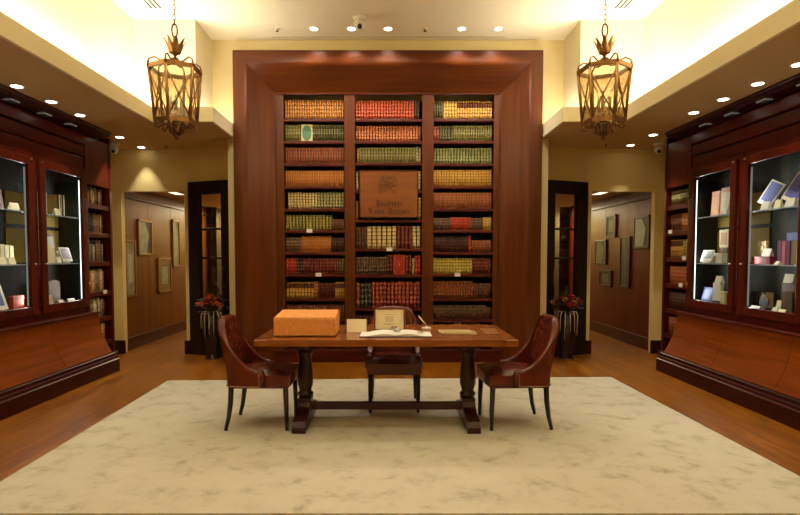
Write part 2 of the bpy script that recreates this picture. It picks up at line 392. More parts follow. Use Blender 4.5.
# ---------------------------------------------------------------- books
G1, G2 = (226, 180, 96), (196, 140, 70)
BK = {  # key: (colour, gilt, bands, panel, tooling, words)
 'tan': ((176, 118, 56), (104, 60, 24), 5, None, .5, 'tan'), 'gold': ((206, 160, 74), (128, 76, 30), 6, None, .4, 'golden'),
 'olive': ((106, 100, 56), (196, 178, 104), 5, None, .35, 'olive'), 'dkol': ((70, 68, 40), (170, 146, 84), 5, None, .25, 'dark olive'),
 'rust': ((122, 64, 46), (178, 116, 74), 5, None, .5, 'rust brown'), 'orange': ((154, 82, 48), (216, 150, 84), 5, None, .5, 'orange'),
 'redor': ((152, 54, 34), (214, 130, 76), 6, None, .55, 'orange red'), 'sage': ((152, 142, 94), (78, 66, 36), 5, None, .3, 'sage green'),
 'gilt': ((156, 144, 72), (76, 62, 28), 6, None, .6, 'gilt olive'), 'brown': ((88, 52, 30), (146, 98, 56), 5, None, .3, 'brown'),
 'dkbr': ((58, 30, 22), (128, 84, 54), 5, None, .25, 'dark brown'), 'hazel': ((172, 104, 46), (212, 150, 74), 5, None, .35, 'hazel'),
 'red': ((168, 30, 26), (220, 160, 90), 5, None, .3, 'bright red'), 'black': ((22, 20, 20), (210, 190, 140), 5, None, .5, 'black gilt'),
 'wine': ((96, 26, 24), (190, 120, 70), 5, None, .3, 'wine red'), 'sand': ((188, 148, 72), (84, 40, 22), 4, (90, 40, 24), .1, 'sand coloured'),
 'maroon': ((72, 20, 20), (150, 70, 50), 5, None, .2, 'maroon'), 'cream': ((206, 184, 124), (92, 66, 30), 6, None, .6, 'cream and gilt'),
 'drab': ((84, 58, 44), (196, 164, 120), 5, None, .3, 'drab brown'), 'mahog': ((134, 48, 34), (200, 136, 84), 6, None, .35, 'mahogany red'),
 'yellow': ((210, 172, 84), (150, 96, 40), 5, None, .15, 'yellow'), 'band': ((204, 158, 78), (110, 56, 26), 4, (110, 56, 26), 0, 'yellow dark-banded'),
 'rose': ((150, 64, 56), (206, 140, 100), 5, None, .3, 'rose red'), 'green': ((112, 116, 66), (206, 190, 120), 5, None, .4, 'green'),
 'cinn': ((150, 82, 46), (196, 132, 74), 6, None, .4, 'cinnamon'), 'lemon': ((200, 180, 88), (140, 112, 50), 5, None, .2, 'pale yellow'),
 'chest': ((128, 70, 36), (178, 112, 58), 5, None, .3, 'chestnut'), 'grey': ((120, 112, 96), (190, 176, 140), 3, None, 0, 'grey'),
 'white': ((200, 190, 164), (120, 60, 40), 3, None, 0, 'whitish'), 'blue': ((44, 52, 84), (180, 160, 110), 3, None, 0, 'dark blue')}
BM = {k: book_mat(k, *v[:5]) for k, v in BK.items()}
def book_geo(bm, w, h, d, fine, T=None, mi=0):
    """spine bulges towards -y; u across the spine, v up"""
    uvl = bm.loops.layers.uv.verify()
    arc = [(0, .004), (.14 * w, -.14 * w), (.5 * w, -.30 * w), (.86 * w, -.14 * w), (w, .004)] if fine else [(0, 0), (.5 * w, -.12 * w - .002), (w, 0)]
    lv = [(0, 0)]
    if fine:
        for v in (.20, .385, .57, .755, .92):
            lv += [(v - .016, 0), (v - .010, 1), (v + .010, 1), (v + .016, 0)]
    lv.append((1, 0))
    rings = []
    for v, e in lv:
        pts = []
        for x, y in arc: pts.append((x, y - (.0022 if e and 0 < x < w else 0), v * h))
        pts += [(w, d, v * h), (0, d, v * h)]
        rings.append([bm.verts.new(T @ Vector(p) if T else p) for p in pts])
    n = len(rings[0])
    def face(vs, uvs):
        f = bm.faces.new(vs); f.material_index = mi
        for l, q in zip(f.loops, uvs): l[uvl].uv = q
        return f
    us = [x / w for x, _ in arc] + [1, 0]
    for i in range(len(rings) - 1):
        for k in range(n):
            j = (k + 1) % n
            f = face([rings[i][k], rings[i][j], rings[i + 1][j], rings[i + 1][k]], [(us[k], lv[i][0]), (us[j], lv[i][0]), (us[j], lv[i + 1][0]), (us[k], lv[i + 1][0])])
            f.smooth = k < len(arc) - 1
    face(rings[0][::-1], [(.5, .5)] * n); face(rings[-1], [(.5, .98)] * n)
# sets per row: (how many, key, height as share of the clear gap, relative width)
R = {
 (0, 0): [(24, 'tan', .86, 1)],
 (0, 1): [(6, 'olive', .88, 1), ('face', 'oval', .92, 4.6), (12, 'dkol', .88, 1)],
 (0, 2): [(23, 'rust', .84, 1)], (0, 3): [(24, 'hazel', .80, 1)],
 (0, 4): [('gap', '', 0, .8), (10, 'cream', .84, 1), (9, 'sage', .84, 1)],
 (0, 5): [(14, 'gilt', .82, 1.3), (5, 'brown', .60, .95)],
 (0, 6): [(7, 'drab', .78, 1), (13, 'hazel', .84, 1), (6, 'dkbr', .76, 1)],
 (0, 7): [(4, 'red', .84, 1.1), (2, 'black', .86, 1.2), (13, 'wine', .82, 1.15), (2, 'dkol', .8, 1.1)],
 (0, 8): [(9, 'sand', .72, 1.35), (2, 'tan', .76, 1), (6, 'maroon', .68, 1.2), (4, 'sand', .72, 1.1)],
 (0, 9): [(22, 'rust', .78, 1)], (0, 10): [(20, 'brown', .8, 1)],
 (1, 0): [(21, 'redor', .84, 1), (2, 'dkbr', .84, 1), ('gap', '', 0, .5)],
 (1, 1): [(22, 'orange', .84, 1), (1, 'rust', .8, 1)],
 (1, 2): [('gap', '', 0, .5), (1, 'tan', .8, .9), (20, 'olive', .84, 1), (2, 'sage', .88, 1)],
 (1, 3): [(1, 'cream', .80, 1), ('gap', '', 0, 20), (1, 'cream', .8, 1)],
 (1, 4): [(1, 'hazel', .76, 1), ('gap', '', 0, 20), (1, 'yellow', .86, 1)],
 (1, 5): [(4, 'brown', .84, .85), (6, 'cream', .86, 1.5), (4, 'wine', .90, 1.15), (2, 'cream', .86, 1.3)],
 (1, 6): [(12, 'drab', .78, .85), (2, 'wine', .86, 1), ('face', 'giltred', .86, 4.2), (2, 'wine', .86, 1.1), (1, 'cream', .72, .9), (2, 'red', .84, 1)],
 (1, 7): [(1, 'chest', .84, 1.3), (3, 'black', .82, 1), (13, 'mahog', .86, 1.02)],
 (1, 8): [(20, 'dkbr', .8, 1)], (1, 9): [(20, 'dkbr', .6, 1)],
 (2, 0): [(4, 'dkol', .80, .95), (5, 'yellow', .80, 1.1), (14, 'band', .80, 1)],
 (2, 1): [(2, 'rose', .80, 1.1), (5, 'dkol', .84, 1.1), (16, 'olive', .84, .95)],
 (2, 2): [(20, 'green', .82, 1)], (2, 3): [(22, 'gold', .84, 1)],
 (2, 4): [(23, 'cinn', .84, 1)],
 (2, 5): [(7, 'drab', .66, 1), (8, 'red', .70, 1), (5, 'drab', .66, 1), (3, 'yellow', .70, 1.1)],
 (2, 6): [(15, 'dkbr', .84, .95), (1, 'red', .88, 1.4), (8, 'chest', .62, 1)],
 (2, 7): [(14, 'lemon', .84, 1.15), (7, 'wine', .84, 1.1)],
 (2, 8): [(16, 'chest', .80, 1), (7, 'brown', .68, 1)],
 (2, 9): [(25, 'drab', .76, .95), (2, 'brown', .6, .9)],
 (2, 10): [(3, 'tan', .9, 1.2), (3, 'sand', .88, 1.2), (2, 'cream', .99, 1.6), (3, 'sand', .9, 1.2), (2, 'tan', .99, 1.5), (3, 'brown', .74, 1.2)]}
BAYN = ['left bay', 'middle bay', 'right bay']
slots = []     # every book: (area in view, x, y, z, w, h, key, ordinal, row, bay, set id)
faces_out = []
for (bi, ri), sets in R.items():
    a, b, z, zt = rows[(bi, ri)]
    tot = sum((n if isinstance(n, int) else 1) * rw for n, k, hr, rw in sets)
    x, unit = a + .006, (b - a - .012) / tot
    od = 0
    for si, (n, k, hr, rw) in enumerate(sets):
        if n == 'gap': x += unit * rw; continue
        if n == 'face':
            faces_out.append((k, x, x + unit * rw, z, (zt - z) * hr, bi, ri)); x += unit * rw; continue
        for q in range(n):
            w = unit * rw
            od += 1
            hh = (zt - z) * hr
            slots.append([w * hh, x, z + .0008, w * .82, hh, k, od, ri, bi, (bi, ri, si)])
            x += w
hid = {(0, 10), (1, 8), (1, 9)}
vis = [s for s in slots if (s[8], s[7]) not in hid]
vis.sort(key=lambda s: -s[0])
solo, rest = vis[:262], vis[262:] + [s for s in slots if (s[8], s[7]) in hid]
protos = {}
solo.sort(key=lambda s: (s[8], s[7], s[6]))
for ar, x, z, w, h, k, od, ri, bi, sid in solo:
    if sid not in protos:
        bm = bmesh.new(); book_geo(bm, w, h, .19, True)
        bmesh.ops.recalc_face_normals(bm, faces=bm.faces)
        me = bpy.data.meshes.new('book'); bm.to_mesh(me); bm.free(); me.materials.append(BM[k])
        o = bpy.data.objects.new('book', me); C.objects.link(o); protos[sid] = (o, w, h)
    else:
        o = protos[sid][0].copy(); C.objects.link(o)
    j = random.random()
    o.location = (x, 7.165 + .008 * random.random(), z)
    o.scale = (1, 1, 1 - .035 * j)
    tag(o, '%s leather book, %s from left, %s shelf down, %s of bookcase' % (BK[k][5], ORD[od - 1], ORD[ri], BAYN[bi]), 'book',
        'books on the %s shelf of the %s' % (ORD[ri], BAYN[bi]))
# face-out volumes
for k, xa, xb, z, h, bi, ri in faces_out:
    if k == 'oval':
        r = thing('book', 'cream book shown face-out with a large green oval on its cover', 'book', ((xa + xb) / 2, 7.17, z + .0008))
        w = (xb - xa) / 2 - .004
        MB().box(-w, w, 0, .03, 0, h, .003).build('cover', plain('cream_cover', (214, 202, 150), .6), r)
        pts = [(math.cos(t) * w * .82 * (1 if True else 1), h * .5 + math.sin(t) * h * .44) for t in [2 * PI * q / 24 for q in range(24)]]
        MB().prism([(p, q) for p, q in pts], -.003, .001, 'Y').build('oval_panel', plain('green_oval', (84, 128, 92), .6), r)
    else:
        r = thing('book', 'red leather book shown face-out with gilt corner ornaments on its cover', 'book', ((xa + xb) / 2, 7.17, z + .0008))
        w = (xb - xa) / 2 - .004
        MB().box(-w, w, 0, .04, 0, h, .004).build('cover', plain('red_cover', (160, 40, 26), .45), r)
        g = MB()
        for sx in (-1, 1):
            for sz in (0, 1):
                zc = h * (.14 if sz == 0 else .86)
                g.tube([(sx * w * .8, -.002, zc + (.03 if sz == 0 else -.03)), (sx * w * .8, -.002, zc), (sx * w * .5, -.002, zc)], .003, 6)
        g.ball((0, 0, h * .5), .014, 1, (1, .3, 1.3))
        g.build('gilt_ornament', plain('gilt', (214, 160, 80), .4, .6), r)

# shelf price cards
for px, py, bi, ri, lab in ((309.5, 229.5, 0, 5, 'under the gilt olive set'), (318.5, 274, 0, 7, 'under the wine red set'), (389.5, 248, 1, 5, 'under the cream gilt books below the plaque'), (457.5, 273.4, 2, 7, 'under the pale yellow books')):
    p = atY(px, py, YS)
    z = rows[(bi, ri)][2]
    tag(MB().box(-.038, .038, -.012, -.008, -.032, .014, .001).box(-.038, .038, -.012, .05, .0005, .002).build('shelf_card', WHITE, origin=(0, 0, 0)),
        'small white card on the shelf edge ' + lab, 'card', 'white cards on the bookcase shelves').location = (p.x, YS + .008, z)

# plaque
pa, pb = atY(359.5, 170.5, 7.07), atY(418, 217.5, 7.07)
pl = thing('plaque', 'wooden plaque with carved crest and shop name in the middle bay of the bookcase', 'plaque', ((pa.x + pb.x) / 2, 7.07, pb.z))
pw, ph = (pb.x - pa.x) / 2, pa.z - pb.z
MB().box(-pw, pw, 0, .03, 0, ph, .004).build('board', wood('plaque_wood', (112, 56, 16), (134, 74, 24), .35, 'X', .6), pl)
MB().box(-pw, pw, -.006, .004, ph - .012, ph, .002).box(-pw, pw, -.006, .004, 0, .012, .002).box(-pw, -pw + .012, -.006, .004, 0, ph, .002).box(pw - .012, pw, -.006, .004, 0, ph, .002).build('border', FRX, pl)
def lettering(txt, size, x, z, mat, parent, name='lettering', y=-.0035, ext=.002):
    cu = bpy.data.curves.new(name, 'FONT'); cu.body = txt; cu.size = size; cu.align_x = 'CENTER'; cu.extrude = ext
    t = bpy.data.objects.new(name + '_tmp', cu); C.objects.link(t)
    dg = bpy.context.evaluated_depsgraph_get(); me = bpy.data.meshes.new_from_object(t.evaluated_get(dg))
    bpy.data.objects.remove(t); bpy.data.curves.remove(cu)
    for v in me.vertices: v.co = Vector((x + v.co.x, y - v.co.z, z + v.co.y))
    me.materials.clear(); me.materials.append(mat)
    o = bpy.data.objects.new(name, me); C.objects.link(o); o.parent = parent; return o
LET = plain('burnt_letters', (44, 12, 6), .5)
def caps(words_, big, small, xc, z):
    # small capitals: the first letter of each word larger
    x = xc
    total = sum(big * .61 + (len(w) - 1) * small * .68 for w in words_) + .03 * (len(words_) - 1)
    x = xc - total / 2
    for w in words_:
        lettering(w[0], big, x + big * .30, z, LET, pl); x += big * .61
        rest_w = (len(w) - 1) * small * .68
        lettering(w[1:], small, x + rest_w / 2, z, LET, pl); x += rest_w + .03
caps(['BAUMAN'], .105, .080, 0, ph * .245)
caps(['RARE', 'BOOKS'], .105, .080, 0, ph * .075)
cr = MB()
def curl(cx, cz, r, a0, turns, sgn=1):
    n = 20
    cr.tube([(cx + math.cos(a0 + sgn * turns * 2 * PI * q / n) * r * (1 - .75 * q / n), -.006, cz + math.sin(a0 + sgn * turns * 2 * PI * q / n) * r * (1 - .75 * q / n)) for q in range(n + 1)], .0052, 6)
cz = ph * .70
for cx_, dz, r, a0, sg in ((-.075, .06, .05, 0, 1), (.075, .06, .05, PI, -1), (-.09, -.03, .048, .5, 1), (.06, -.02, .065, PI, -1), (0, .07, .045, 0, 1), (.02, .02, .05, 2, 1), (-.03, -.01, .05, 1, -1), (.085, -.08, .04, 2, 1), (-.1, -.075, .035, 1, -1), (.11, .03, .04, 3, 1), (-.11, .03, .035, 0, -1)):
    curl(cx_, cz + dz, r, a0, 1.4, sg)
cr.tube([(-.09, -.006, cz + .10), (-.03, -.006, cz + .118), (.04, -.006, cz + .118), (.09, -.006, cz + .10)], .006, 6)
cr.build('crest', plain('crest_gilt', (120, 78, 34), .45, .4), pl)

# ---------------------------------------------------------------- side cabinets
def cabinet(s):
    sd = 'left' if s < 0 else 'right'
    look = 'along the left wall with white and orange books behind glass' if s < 0 else 'along the right wall with slanted blue books behind glass'
    cb = thing('display_cabinet', 'long mahogany glass-fronted display cabinet ' + look, 'cabinet', (s * 3.6, 5.0, 0))
    L = cb.location
    def X(a, b): return (min(s * a, s * b), max(s * a, s * b))
    def part(mb, name, mat, par=cb):
        for v in mb.bm.verts: v.co -= L
        return mb.build(name, mat, par)
    Y0, Y1 = 3.55, 6.48
    part(MB().prism([(s * 3.27, 0), (s * 3.27, .145), (s * 3.282, .155), (s * 3.290, .178), (s * 3.312, .184), (s * 3.316, .212), (s * 3.326, .222), (s * 3.326, .232), (s * 3.555, .232), (s * 3.555, 0)], Y0, 6.53), 'plinth', DARK)
    curve = [(3.335, .2325), (3.35, .26), (3.39, .335), (3.425, .41), (3.452, .49), (3.472, .57), (3.482, .64), (3.484, .70)]
    for ya, yb in ((Y0, 4.62), (4.625, 5.55), (5.555, Y1)):
        o = part(MB().prism([(s * x, z) for x, z in curve] + [(s * 3.55, .70), (s * 3.55, .2325)], ya, yb), 'flared_panel', FLARE)
    part(MB().box(*X(3.462, 3.556), Y0, Y1 + .015, .70, .725, .008), 'ledge', MAHY)
    fr = MB().box(*X(3.56, 3.60), Y0, 6.36, .725, .80).box(*X(3.56, 3.60), Y0, 6.36, 2.37, 2.42)
    for ya, yb in ((Y0, 3.62), (4.49, 4.57), (5.43, 5.51), (6.36, 6.41)): fr.box(*X(3.555, 3.60), ya, yb, .725, 2.42, .003)
    part(fr, 'face_frame', MAHV)
    part(MB().box(*X(3.86, 3.88), Y0, 6.37, .725, 2.42).box(*X(3.60, 3.88), 6.35, 6.37, .725, 2.42).box(*X(3.6, 3.88), Y0, Y0 + .02, .725, 2.42).box(*X(3.6, 3.88), Y0, 6.36, 2.40, 2.42), 'carcass', GREENBK)
    part(MB().box(*X(3.60, 3.86), Y0, 6.35, .80, .87), 'case_floor', MAHY)
    part(MB().box(*X(3.852, 3.86), 5.47, 6.33, 1.72, 2.05).box(*X(3.852, 3.86), 5.47, 6.33, 1.32, 1.68), 'backing_panel', OLIVE)
    for z in (1.31, 1.836):
        o = part(MB().box(*X(3.612, 3.85), Y0 + .03, 6.34, z - .010, z), 'glass_shelf', SHELFG)
        part(MB().box(*X(3.606, 3.612), Y0 + .03, 6.34, z - .012, z), 'shelf_edge', SHEDGE, o)
    part(MB().box(*X(3.603, 3.607), 6.335, 6.346, .89, 2.27), 'led_strip', LEDM)
    part(MB().box(*X(3.605, 3.615), 5.395, 5.41, .89, 2.27), 'led_strip', LEDD)
    for ya, yb, kn in ((5.515, 6.355, 0), (4.575, 5.425, 1), (3.625, 4.485, 0)):
        ga, gb = ya + .09, yb - .09
        d = part(MB().box(*X(3.525, 3.558), ya, ga, .80, 2.37, .004).box(*X(3.525, 3.558), gb, yb, .80, 2.37, .004).box(*X(3.527, 3.556), ga, gb, .80, .885, .004).box(*X(3.527, 3.556), ga, gb, 2.29, 2.37, .004), 'door', MAHV)
        part(MB().box(*X(3.540, 3.545), ga, gb, .885, 2.29), 'pane', CLEAR, d)
        yk = ya + .045 if not kn else yb - .045
        part(MB().tube([(s * 3.525, yk, 1.31), (s * 3.505, yk, 1.31)], [.006, .011], 10), 'knob', CHROME, d)
        yh = yb - .004 if not kn else ya + .004
        for zh in (1.05, 1.55, 2.1): part(MB().tube([(s * 3.52, yh, zh - .035), (s * 3.52, yh, zh + .035)], .007, 8), 'hinge', BRASS, d)
        part(MB().box(*X(3.515, 3.526), yk - .012, yk + .012, 2.335, 2.355, .002), 'lock_plate', CHROME, d)
    for i, (za, zb) in enumerate(((2.42, 2.545), (2.555, 2.68), (2.69, 2.815))):
        part(MB().box(*X(3.575 - .012 * i, 3.9), Y0, 6.40, za, zb, .012), 'frieze_board', MAHY)
    part(MB().prism([(s * 3.37, 2.888), (s * 3.37, 2.872), (s * 3.385, 2.862), (s * 3.40, 2.84), (s * 3.43, 2.832), (s * 3.54, 2.825), (s * 3.54, 2.815), (s * 3.95, 2.815), (s * 3.95, 2.888)], Y0, 6.66), 'cornice', DARK)
    for y in (4.57, 5.07, 5.55, 6.0):
        lp = part(MB().box(*X(3.445, 3.525), y - .06, y + .06, 2.818, 2.835, .003), 'cornice_lamp', emit('cornice_lamp_light', (1, .86, .66), .10) if 'cornice_lamp_light' not in MATS else MATS['cornice_lamp_light'])
        g = MB()
        for k in range(5): g.box(*X(3.45, 3.52), y - .05 + k * .024, y - .043 + k * .024, 2.814, 2.82)
        part(g, 'louvre', BLACK, lp)
    # open bookshelf at the far end
    bs = thing('bookshelf', 'narrow open mahogany bookshelf at the far end of the ' + ('left cabinet, full of paler books' if s < 0 else 'right cabinet, holding brown sets'), 'bookshelf', (s * 3.7, 6.7, 0))
    L2 = bs.location
    def p2(mb, name, mat, par=bs):
        for v in mb.bm.verts: v.co -= L2
        return mb.build(name, mat, par)
    p2(MB().box(*X(3.56, 3.9), 6.955, 7.0, 0, ZS - .005, .003), 'side_panel', MAHV)
    p2(MB().box(*X(3.565, 3.9), 6.415, 6.45, 0, ZS - .08, .003), 'side_panel', MAHV)
    p2(MB().box(*X(3.88, 3.9), 6.45, 6.955, 0, ZS - .1), 'back_panel', BLACKP)
    p2(MB().box(*X(3.57, 3.60), 6.45, 6.955, 2.25, ZS - .08), 'top_panel', MAHV)
    p2(MB().box(*X(3.53, 3.9), 6.54, 7.02, 0, .16, .006), 'plinth', DARK)
    zs = [2.02, 1.67, 1.32, .945, .625, .32] if s < 0 else [2.02, 1.70, 1.37, 1.04, .72, .40]
    for z in zs: p2(MB().box(*X(3.575, 3.88), 6.45, 6.955, z - .055, z, .003), 'shelf_board', MAHY)
    return zs
ZSL = cabinet(-1); ZSR = cabinet(1)

# books on the end bookshelves: too slim in view to count among the three hundred largest, so they join the mass
sb = bmesh.new(); sb.loops.layers.uv.verify(); KEYS = list(BK)
for ar, x, z, w, h, k, od, ri, bi, sid in rest:
    book_geo(sb, w, h, .19, False, Matrix.Translation((x, 7.168, z)), KEYS.index(k))
side_books = []
for s, zs in ((-1, ZSL), (1, ZSR)):
    for ri, z in enumerate(zs):
        top = ([2.25] + [q - .055 for q in zs])[ri]
        y = 6.462
        lk = ['white', 'grey', 'cream', 'hazel', 'rust', 'white', 'olive', 'blue', 'tan', 'dkbr', 'grey'] if s < 0 else [['olive', 'dkol'], ['tan', 'brown', 'gold'], ['gilt', 'olive', 'sand'], ['orange', 'rust'], ['dkbr', 'drab'], ['rust']][ri]
        fill = 6.95 if ri < 4 or s < 0 else 6.95
        k = random.choice(lk)
        while True:
            w = random.uniform(.022, .045) if s < 0 else .036
            if y + w > fill - (.07 if s < 0 else .02): break
            if s < 0 or random.random() < .12: k = random.choice(lk)
            h = (top - z) * (random.uniform(.68, .92) if s < 0 else .80)
            # spine faces the room: local -y -> world -s... towards x = 0
            M = Matrix.Translation((s * (3.615 + .01 * random.random()), y if s > 0 else y + w, z)) @ Matrix.Rotation(PI / 2 * (-1 if s > 0 else 1), 4, 'Z')
            if s > 0: M = Matrix.Translation((s * 3.62, y + w, z + .0008)) @ Matrix.Rotation(-PI / 2, 4, 'Z')
            else: M = Matrix.Translation((s * 3.62, y, z + .0008)) @ Matrix.Rotation(PI / 2, 4, 'Z')
            book_geo(sb, w - .001, h, .17, False, M, KEYS.index(k))
            y += w
bmesh.ops.recalc_face_normals(sb, faces=sb.faces)
me = bpy.data.meshes.new('shelved_books'); sb.to_mesh(me); sb.free()
for k in KEYS: me.materials.append(BM[k])
o = bpy.data.objects.new('shelved_books', me); C.objects.link(o); o['kind'] = 'stuff'
tag(o, 'the many smaller leather volumes filling the bookcase and the end bookshelves', 'books')
# cards on the end bookshelves
for s, y, z, lab in ((-1, 6.80, .945, 'below the fourth row of mixed books'), (1, 6.85, 1.70, 'under the brown sets, second row'), (1, 6.52, 1.37, 'under the gilt olive books, third row'), (1, 6.58, 1.04, 'under the orange rust books, fourth row')):
    tag(MB().box(-.004, .004, -.04, .04, -.03, .018, .001).build('shelf_card', WHITE, origin=(0, 0, 0)),
        'small white card on the %s end bookshelf %s' % ('left' if s < 0 else 'right', lab), 'card', 'white cards on the end bookshelves').location = (s * 3.57, y, z + .0)

# ---------------------------------------------------------------- items in the display cases
def rotY(a): return Matrix.Rotation(a, 3, 'Y')
def case_item(s, kind, y, z, w, h, t, mats, name, label, cat, x=3.70, tilt=0.0, turn=0.0, group=None, lean=0.0):
    """w along the cabinet, h up, t depth; local -y faces the room."""
    rz = (-PI / 2 if s > 0 else PI / 2) + turn
    r = thing(name, label, cat, (s * x, y, z + .001 + t * math.sin(tilt)), rz, group)
    M = Matrix.Rotation(-tilt, 3, 'X')
    m = mats if isinstance(mats, (list, tuple)) else [mats]
    if kind == 'book':        # standing face-out, cover + page block
        off = -h * math.sin(tilt) * .3
        MB().box(-w / 2, w / 2, 0, t * .12, 0, h, .001, rot=M, piv=(0, 0, 0)).box(-w / 2, w / 2, t * .88, t, 0, h, .001, rot=M, piv=(0, 0, 0)).box(-w / 2, -w / 2 + .004, 0, t, 0, h, .001, rot=M, piv=(0, 0, 0)).build('cover', m[0], r)
        MB().box(-w / 2 + .004, w / 2 - .004, t * .12, t * .88, .004, h - .004, rot=M, piv=(0, 0, 0)).build('pages', CREAMP, r)
        if len(m) > 1: MB().box(-w * .34, w * .34, -.002, .001, h * .16, h * .84, rot=M, piv=(0, 0, 0)).build('cover_panel', m[1], r)
    elif kind == 'open':      # slanted open book on a wedge stand
        MB().prism([(0, 0), (.10, 0), (.10, h * .75), (.085, h * .75), (.01, .02)], -w * .35, w * .35, 'X').build('stand', WHITE, r)
        up = w / 2 * math.sin(lean); MB().box(-w / 2, w / 2, -.012, 0, .015 + up, h + up, .002, rot=Matrix.Rotation(lean, 3, 'Y') @ Matrix.Rotation(-.3, 3, 'X'), piv=(0, 0, .015 + up)).build('pages', WHITE, r)
        MB().box(-w * .42, w * .42, -.0135, -.011, .05 + up, h * .94 + up, rot=Matrix.Rotation(lean, 3, 'Y') @ Matrix.Rotation(-.3, 3, 'X'), piv=(0, 0, .015 + up)).build('picture', m[0], r)
    elif kind == 'box':
        MB().box(-w / 2, w / 2, 0, t, 0, h, .003).build('body', m[0], r)
        if len(m) > 1: MB().box(-w / 2 - .002, w / 2 + .002, -.003, t + .003, h * .72, h + .003, .003).build('lid', m[1], r)
    elif kind == 'card':
        o = MB().prism([(-.001, 0), (.001, 0), (.022, h), (.020, h)], -w / 2, w / 2, 'X').prism([(.045, 0), (.043, 0), (.020, h), (.022, h)], -w / 2, w / 2, 'X').build('card_fold', m[0], r)
    elif kind == 'set':       # several spines side by side drawn as separate things by the caller
        pass
    return r
CM = lambda n, c: plain('case_' + n, c, .5)
BLU, NAVY, ORG, PUR, PNK, GRY = CM('blue', (92, 100, 170)), CM('navy', (36, 40, 84)), CM('orange', (206, 84, 34)), CM('purple', (120, 70, 120)), CM('pink', (190, 104, 120)), CM('grey', (150, 150, 150))
PCR, CRM, RED, TANC, BRN = CM('pale', (214, 196, 150)), CM('cream', (226, 206, 158)), CM('crimson', (150, 40, 40)), CM('tan', (206, 150, 104)), CM('brown', (110, 66, 44))
YP = lambda s, px, X: X * F / abs(px - CX)
Z0, Z1, Z2 = .87, 1.31, 1.836
# left case, far door
L_, R_ = -1, 1
case_item(-1, 'book', 5.79, Z2, .022, .235, .13, [WHITE], 'display_book', 'thin white book leaning on the upper glass shelf beside the buff one, left cabinet', 'book', 3.64, 0, .45)
case_item(-1, 'book', 6.03, Z2, .022, .235, .15, [CM('buff', (222, 190, 130))], 'display_book', 'slim buff book standing edge-on, upper shelf of left cabinet', 'book', 3.65)
case_item(-1, 'book', 6.115, Z2, .020, .235, .15, [WHITE], 'display_book', 'slim white book standing edge-on beside the buff one, left cabinet', 'book', 3.65)
case_item(-1, 'card', 5.95, Z2, .09, .072, .02, [CREAMP], 'tent_card', 'cream tent card before slim books on upper shelf, left cabinet', 'card', 3.615)
case_item(-1, 'book', 5.985, Z1 + .155, .16, .165, .02, [CM('lilac', (130, 110, 130)), WHITE], 'display_book', 'lilac book with white figure on its cover, left cabinet', 'book', 3.73, .1)
case_item(-1, 'box', 5.985, Z1, .15, .152, .06, [CM('stand', (90, 70, 50))], 'book_stand', 'dark stand lifting the lilac book on the middle glass shelf', 'stand', 3.73)
case_item(-1, 'card', 5.835, Z1, .15, .19, .02, [CREAMP], 'tent_card', 'tall cream folded card under lilac book, left cabinet', 'card', 3.63)
case_item(-1, 'card', 5.955, Z1, .08, .07, .02, [WHITE], 'tent_card', 'low white tent card between folded card and mauve pamphlet', 'card', 3.615)
case_item(-1, 'open', 6.13, Z1, .19, .18, .02, [CM('mauve', (150, 120, 140))], 'pamphlet', 'white pamphlet with mauve picture on slanted stand, left cabinet', 'pamphlet', 3.64)
lcs = case_item(-1, 'box', 6.05, Z0, .24, .19, .07, [CM('hide', (104, 66, 44))], 'leather_case', 'brown leather case with rounded top in the dark lower bay, left cabinet', 'case', 3.75)
MB().prism([(.12 * math.cos(PI * q / 12), .19 + .06 * math.sin(PI * q / 12)) for q in range(13)], 0, .07, 'Y').build('rounded_top', CM('hide', (104, 66, 44)), lcs)
case_item(-1, 'card', 5.80, Z0, .09, .10, .02, [CRM], 'tent_card', 'cream upright card on the cabinet floor by leather case', 'card', 3.63)
case_item(-1, 'card', 5.97, Z0, .09, .035, .02, [WHITE], 'tent_card', 'flat white caption card before leather case, left cabinet', 'card', 3.615)
case_item(-1, 'card', 6.17, Z0, .13, .035, .02, [WHITE], 'tent_card', 'flat white caption card in far corner of left cabinet floor', 'card', 3.615)
# left case, near door
case_item(-1, 'card', 5.28, Z2, .12, .07, .02, [CREAMP], 'tent_card', 'cream tent card on upper shelf behind near left glass door', 'card', 3.62)
case_item(-1, 'book', 5.19, Z2, .18, .20, .03, [BRN], 'display_book', 'brown book at upper shelf behind near left glass door', 'book', 3.73, .15)
for i, (y, w, h) in enumerate(((5.095, .055, .21), (5.16, .058, .19), (5.225, .058, .185), (5.288, .055, .18))):
    case_item(-1, 'book', y, Z1, w, h, .15, [NAVY if i == 0 else (CRM, PCR, CM('butter', (232, 204, 140)))[i - 1]], 'display_book', ['navy blue book at the near end of the middle shelf row', 'cream book next to the navy one in left cabinet', 'pale buff book, third in the middle shelf row', 'butter yellow book closing the middle shelf row'][i], 'book', 3.68)
case_item(-1, 'card', 5.08, Z1, .09, .07, .02, [CREAMP], 'tent_card', 'cream tent card before the cream books on middle shelf', 'card', 3.615)
case_item(-1, 'card', 5.21, Z1, .09, .07, .02, [CREAMP], 'tent_card', 'cream tent card before the butter yellow book', 'card', 3.615)
case_item(-1, 'book', 5.07, Z0, .22, .26, .03, [WHITE, BLU], 'display_book', 'white book with blue cover picture leaning on cabinet floor, left', 'book', 3.65, .3)
case_item(-1, 'box', 5.33, Z0, .17, .125, .05, [ORG, CM('rust', (176, 66, 30))], 'slipcase', 'orange red slipcase on the floor of the left cabinet', 'box', 3.65)
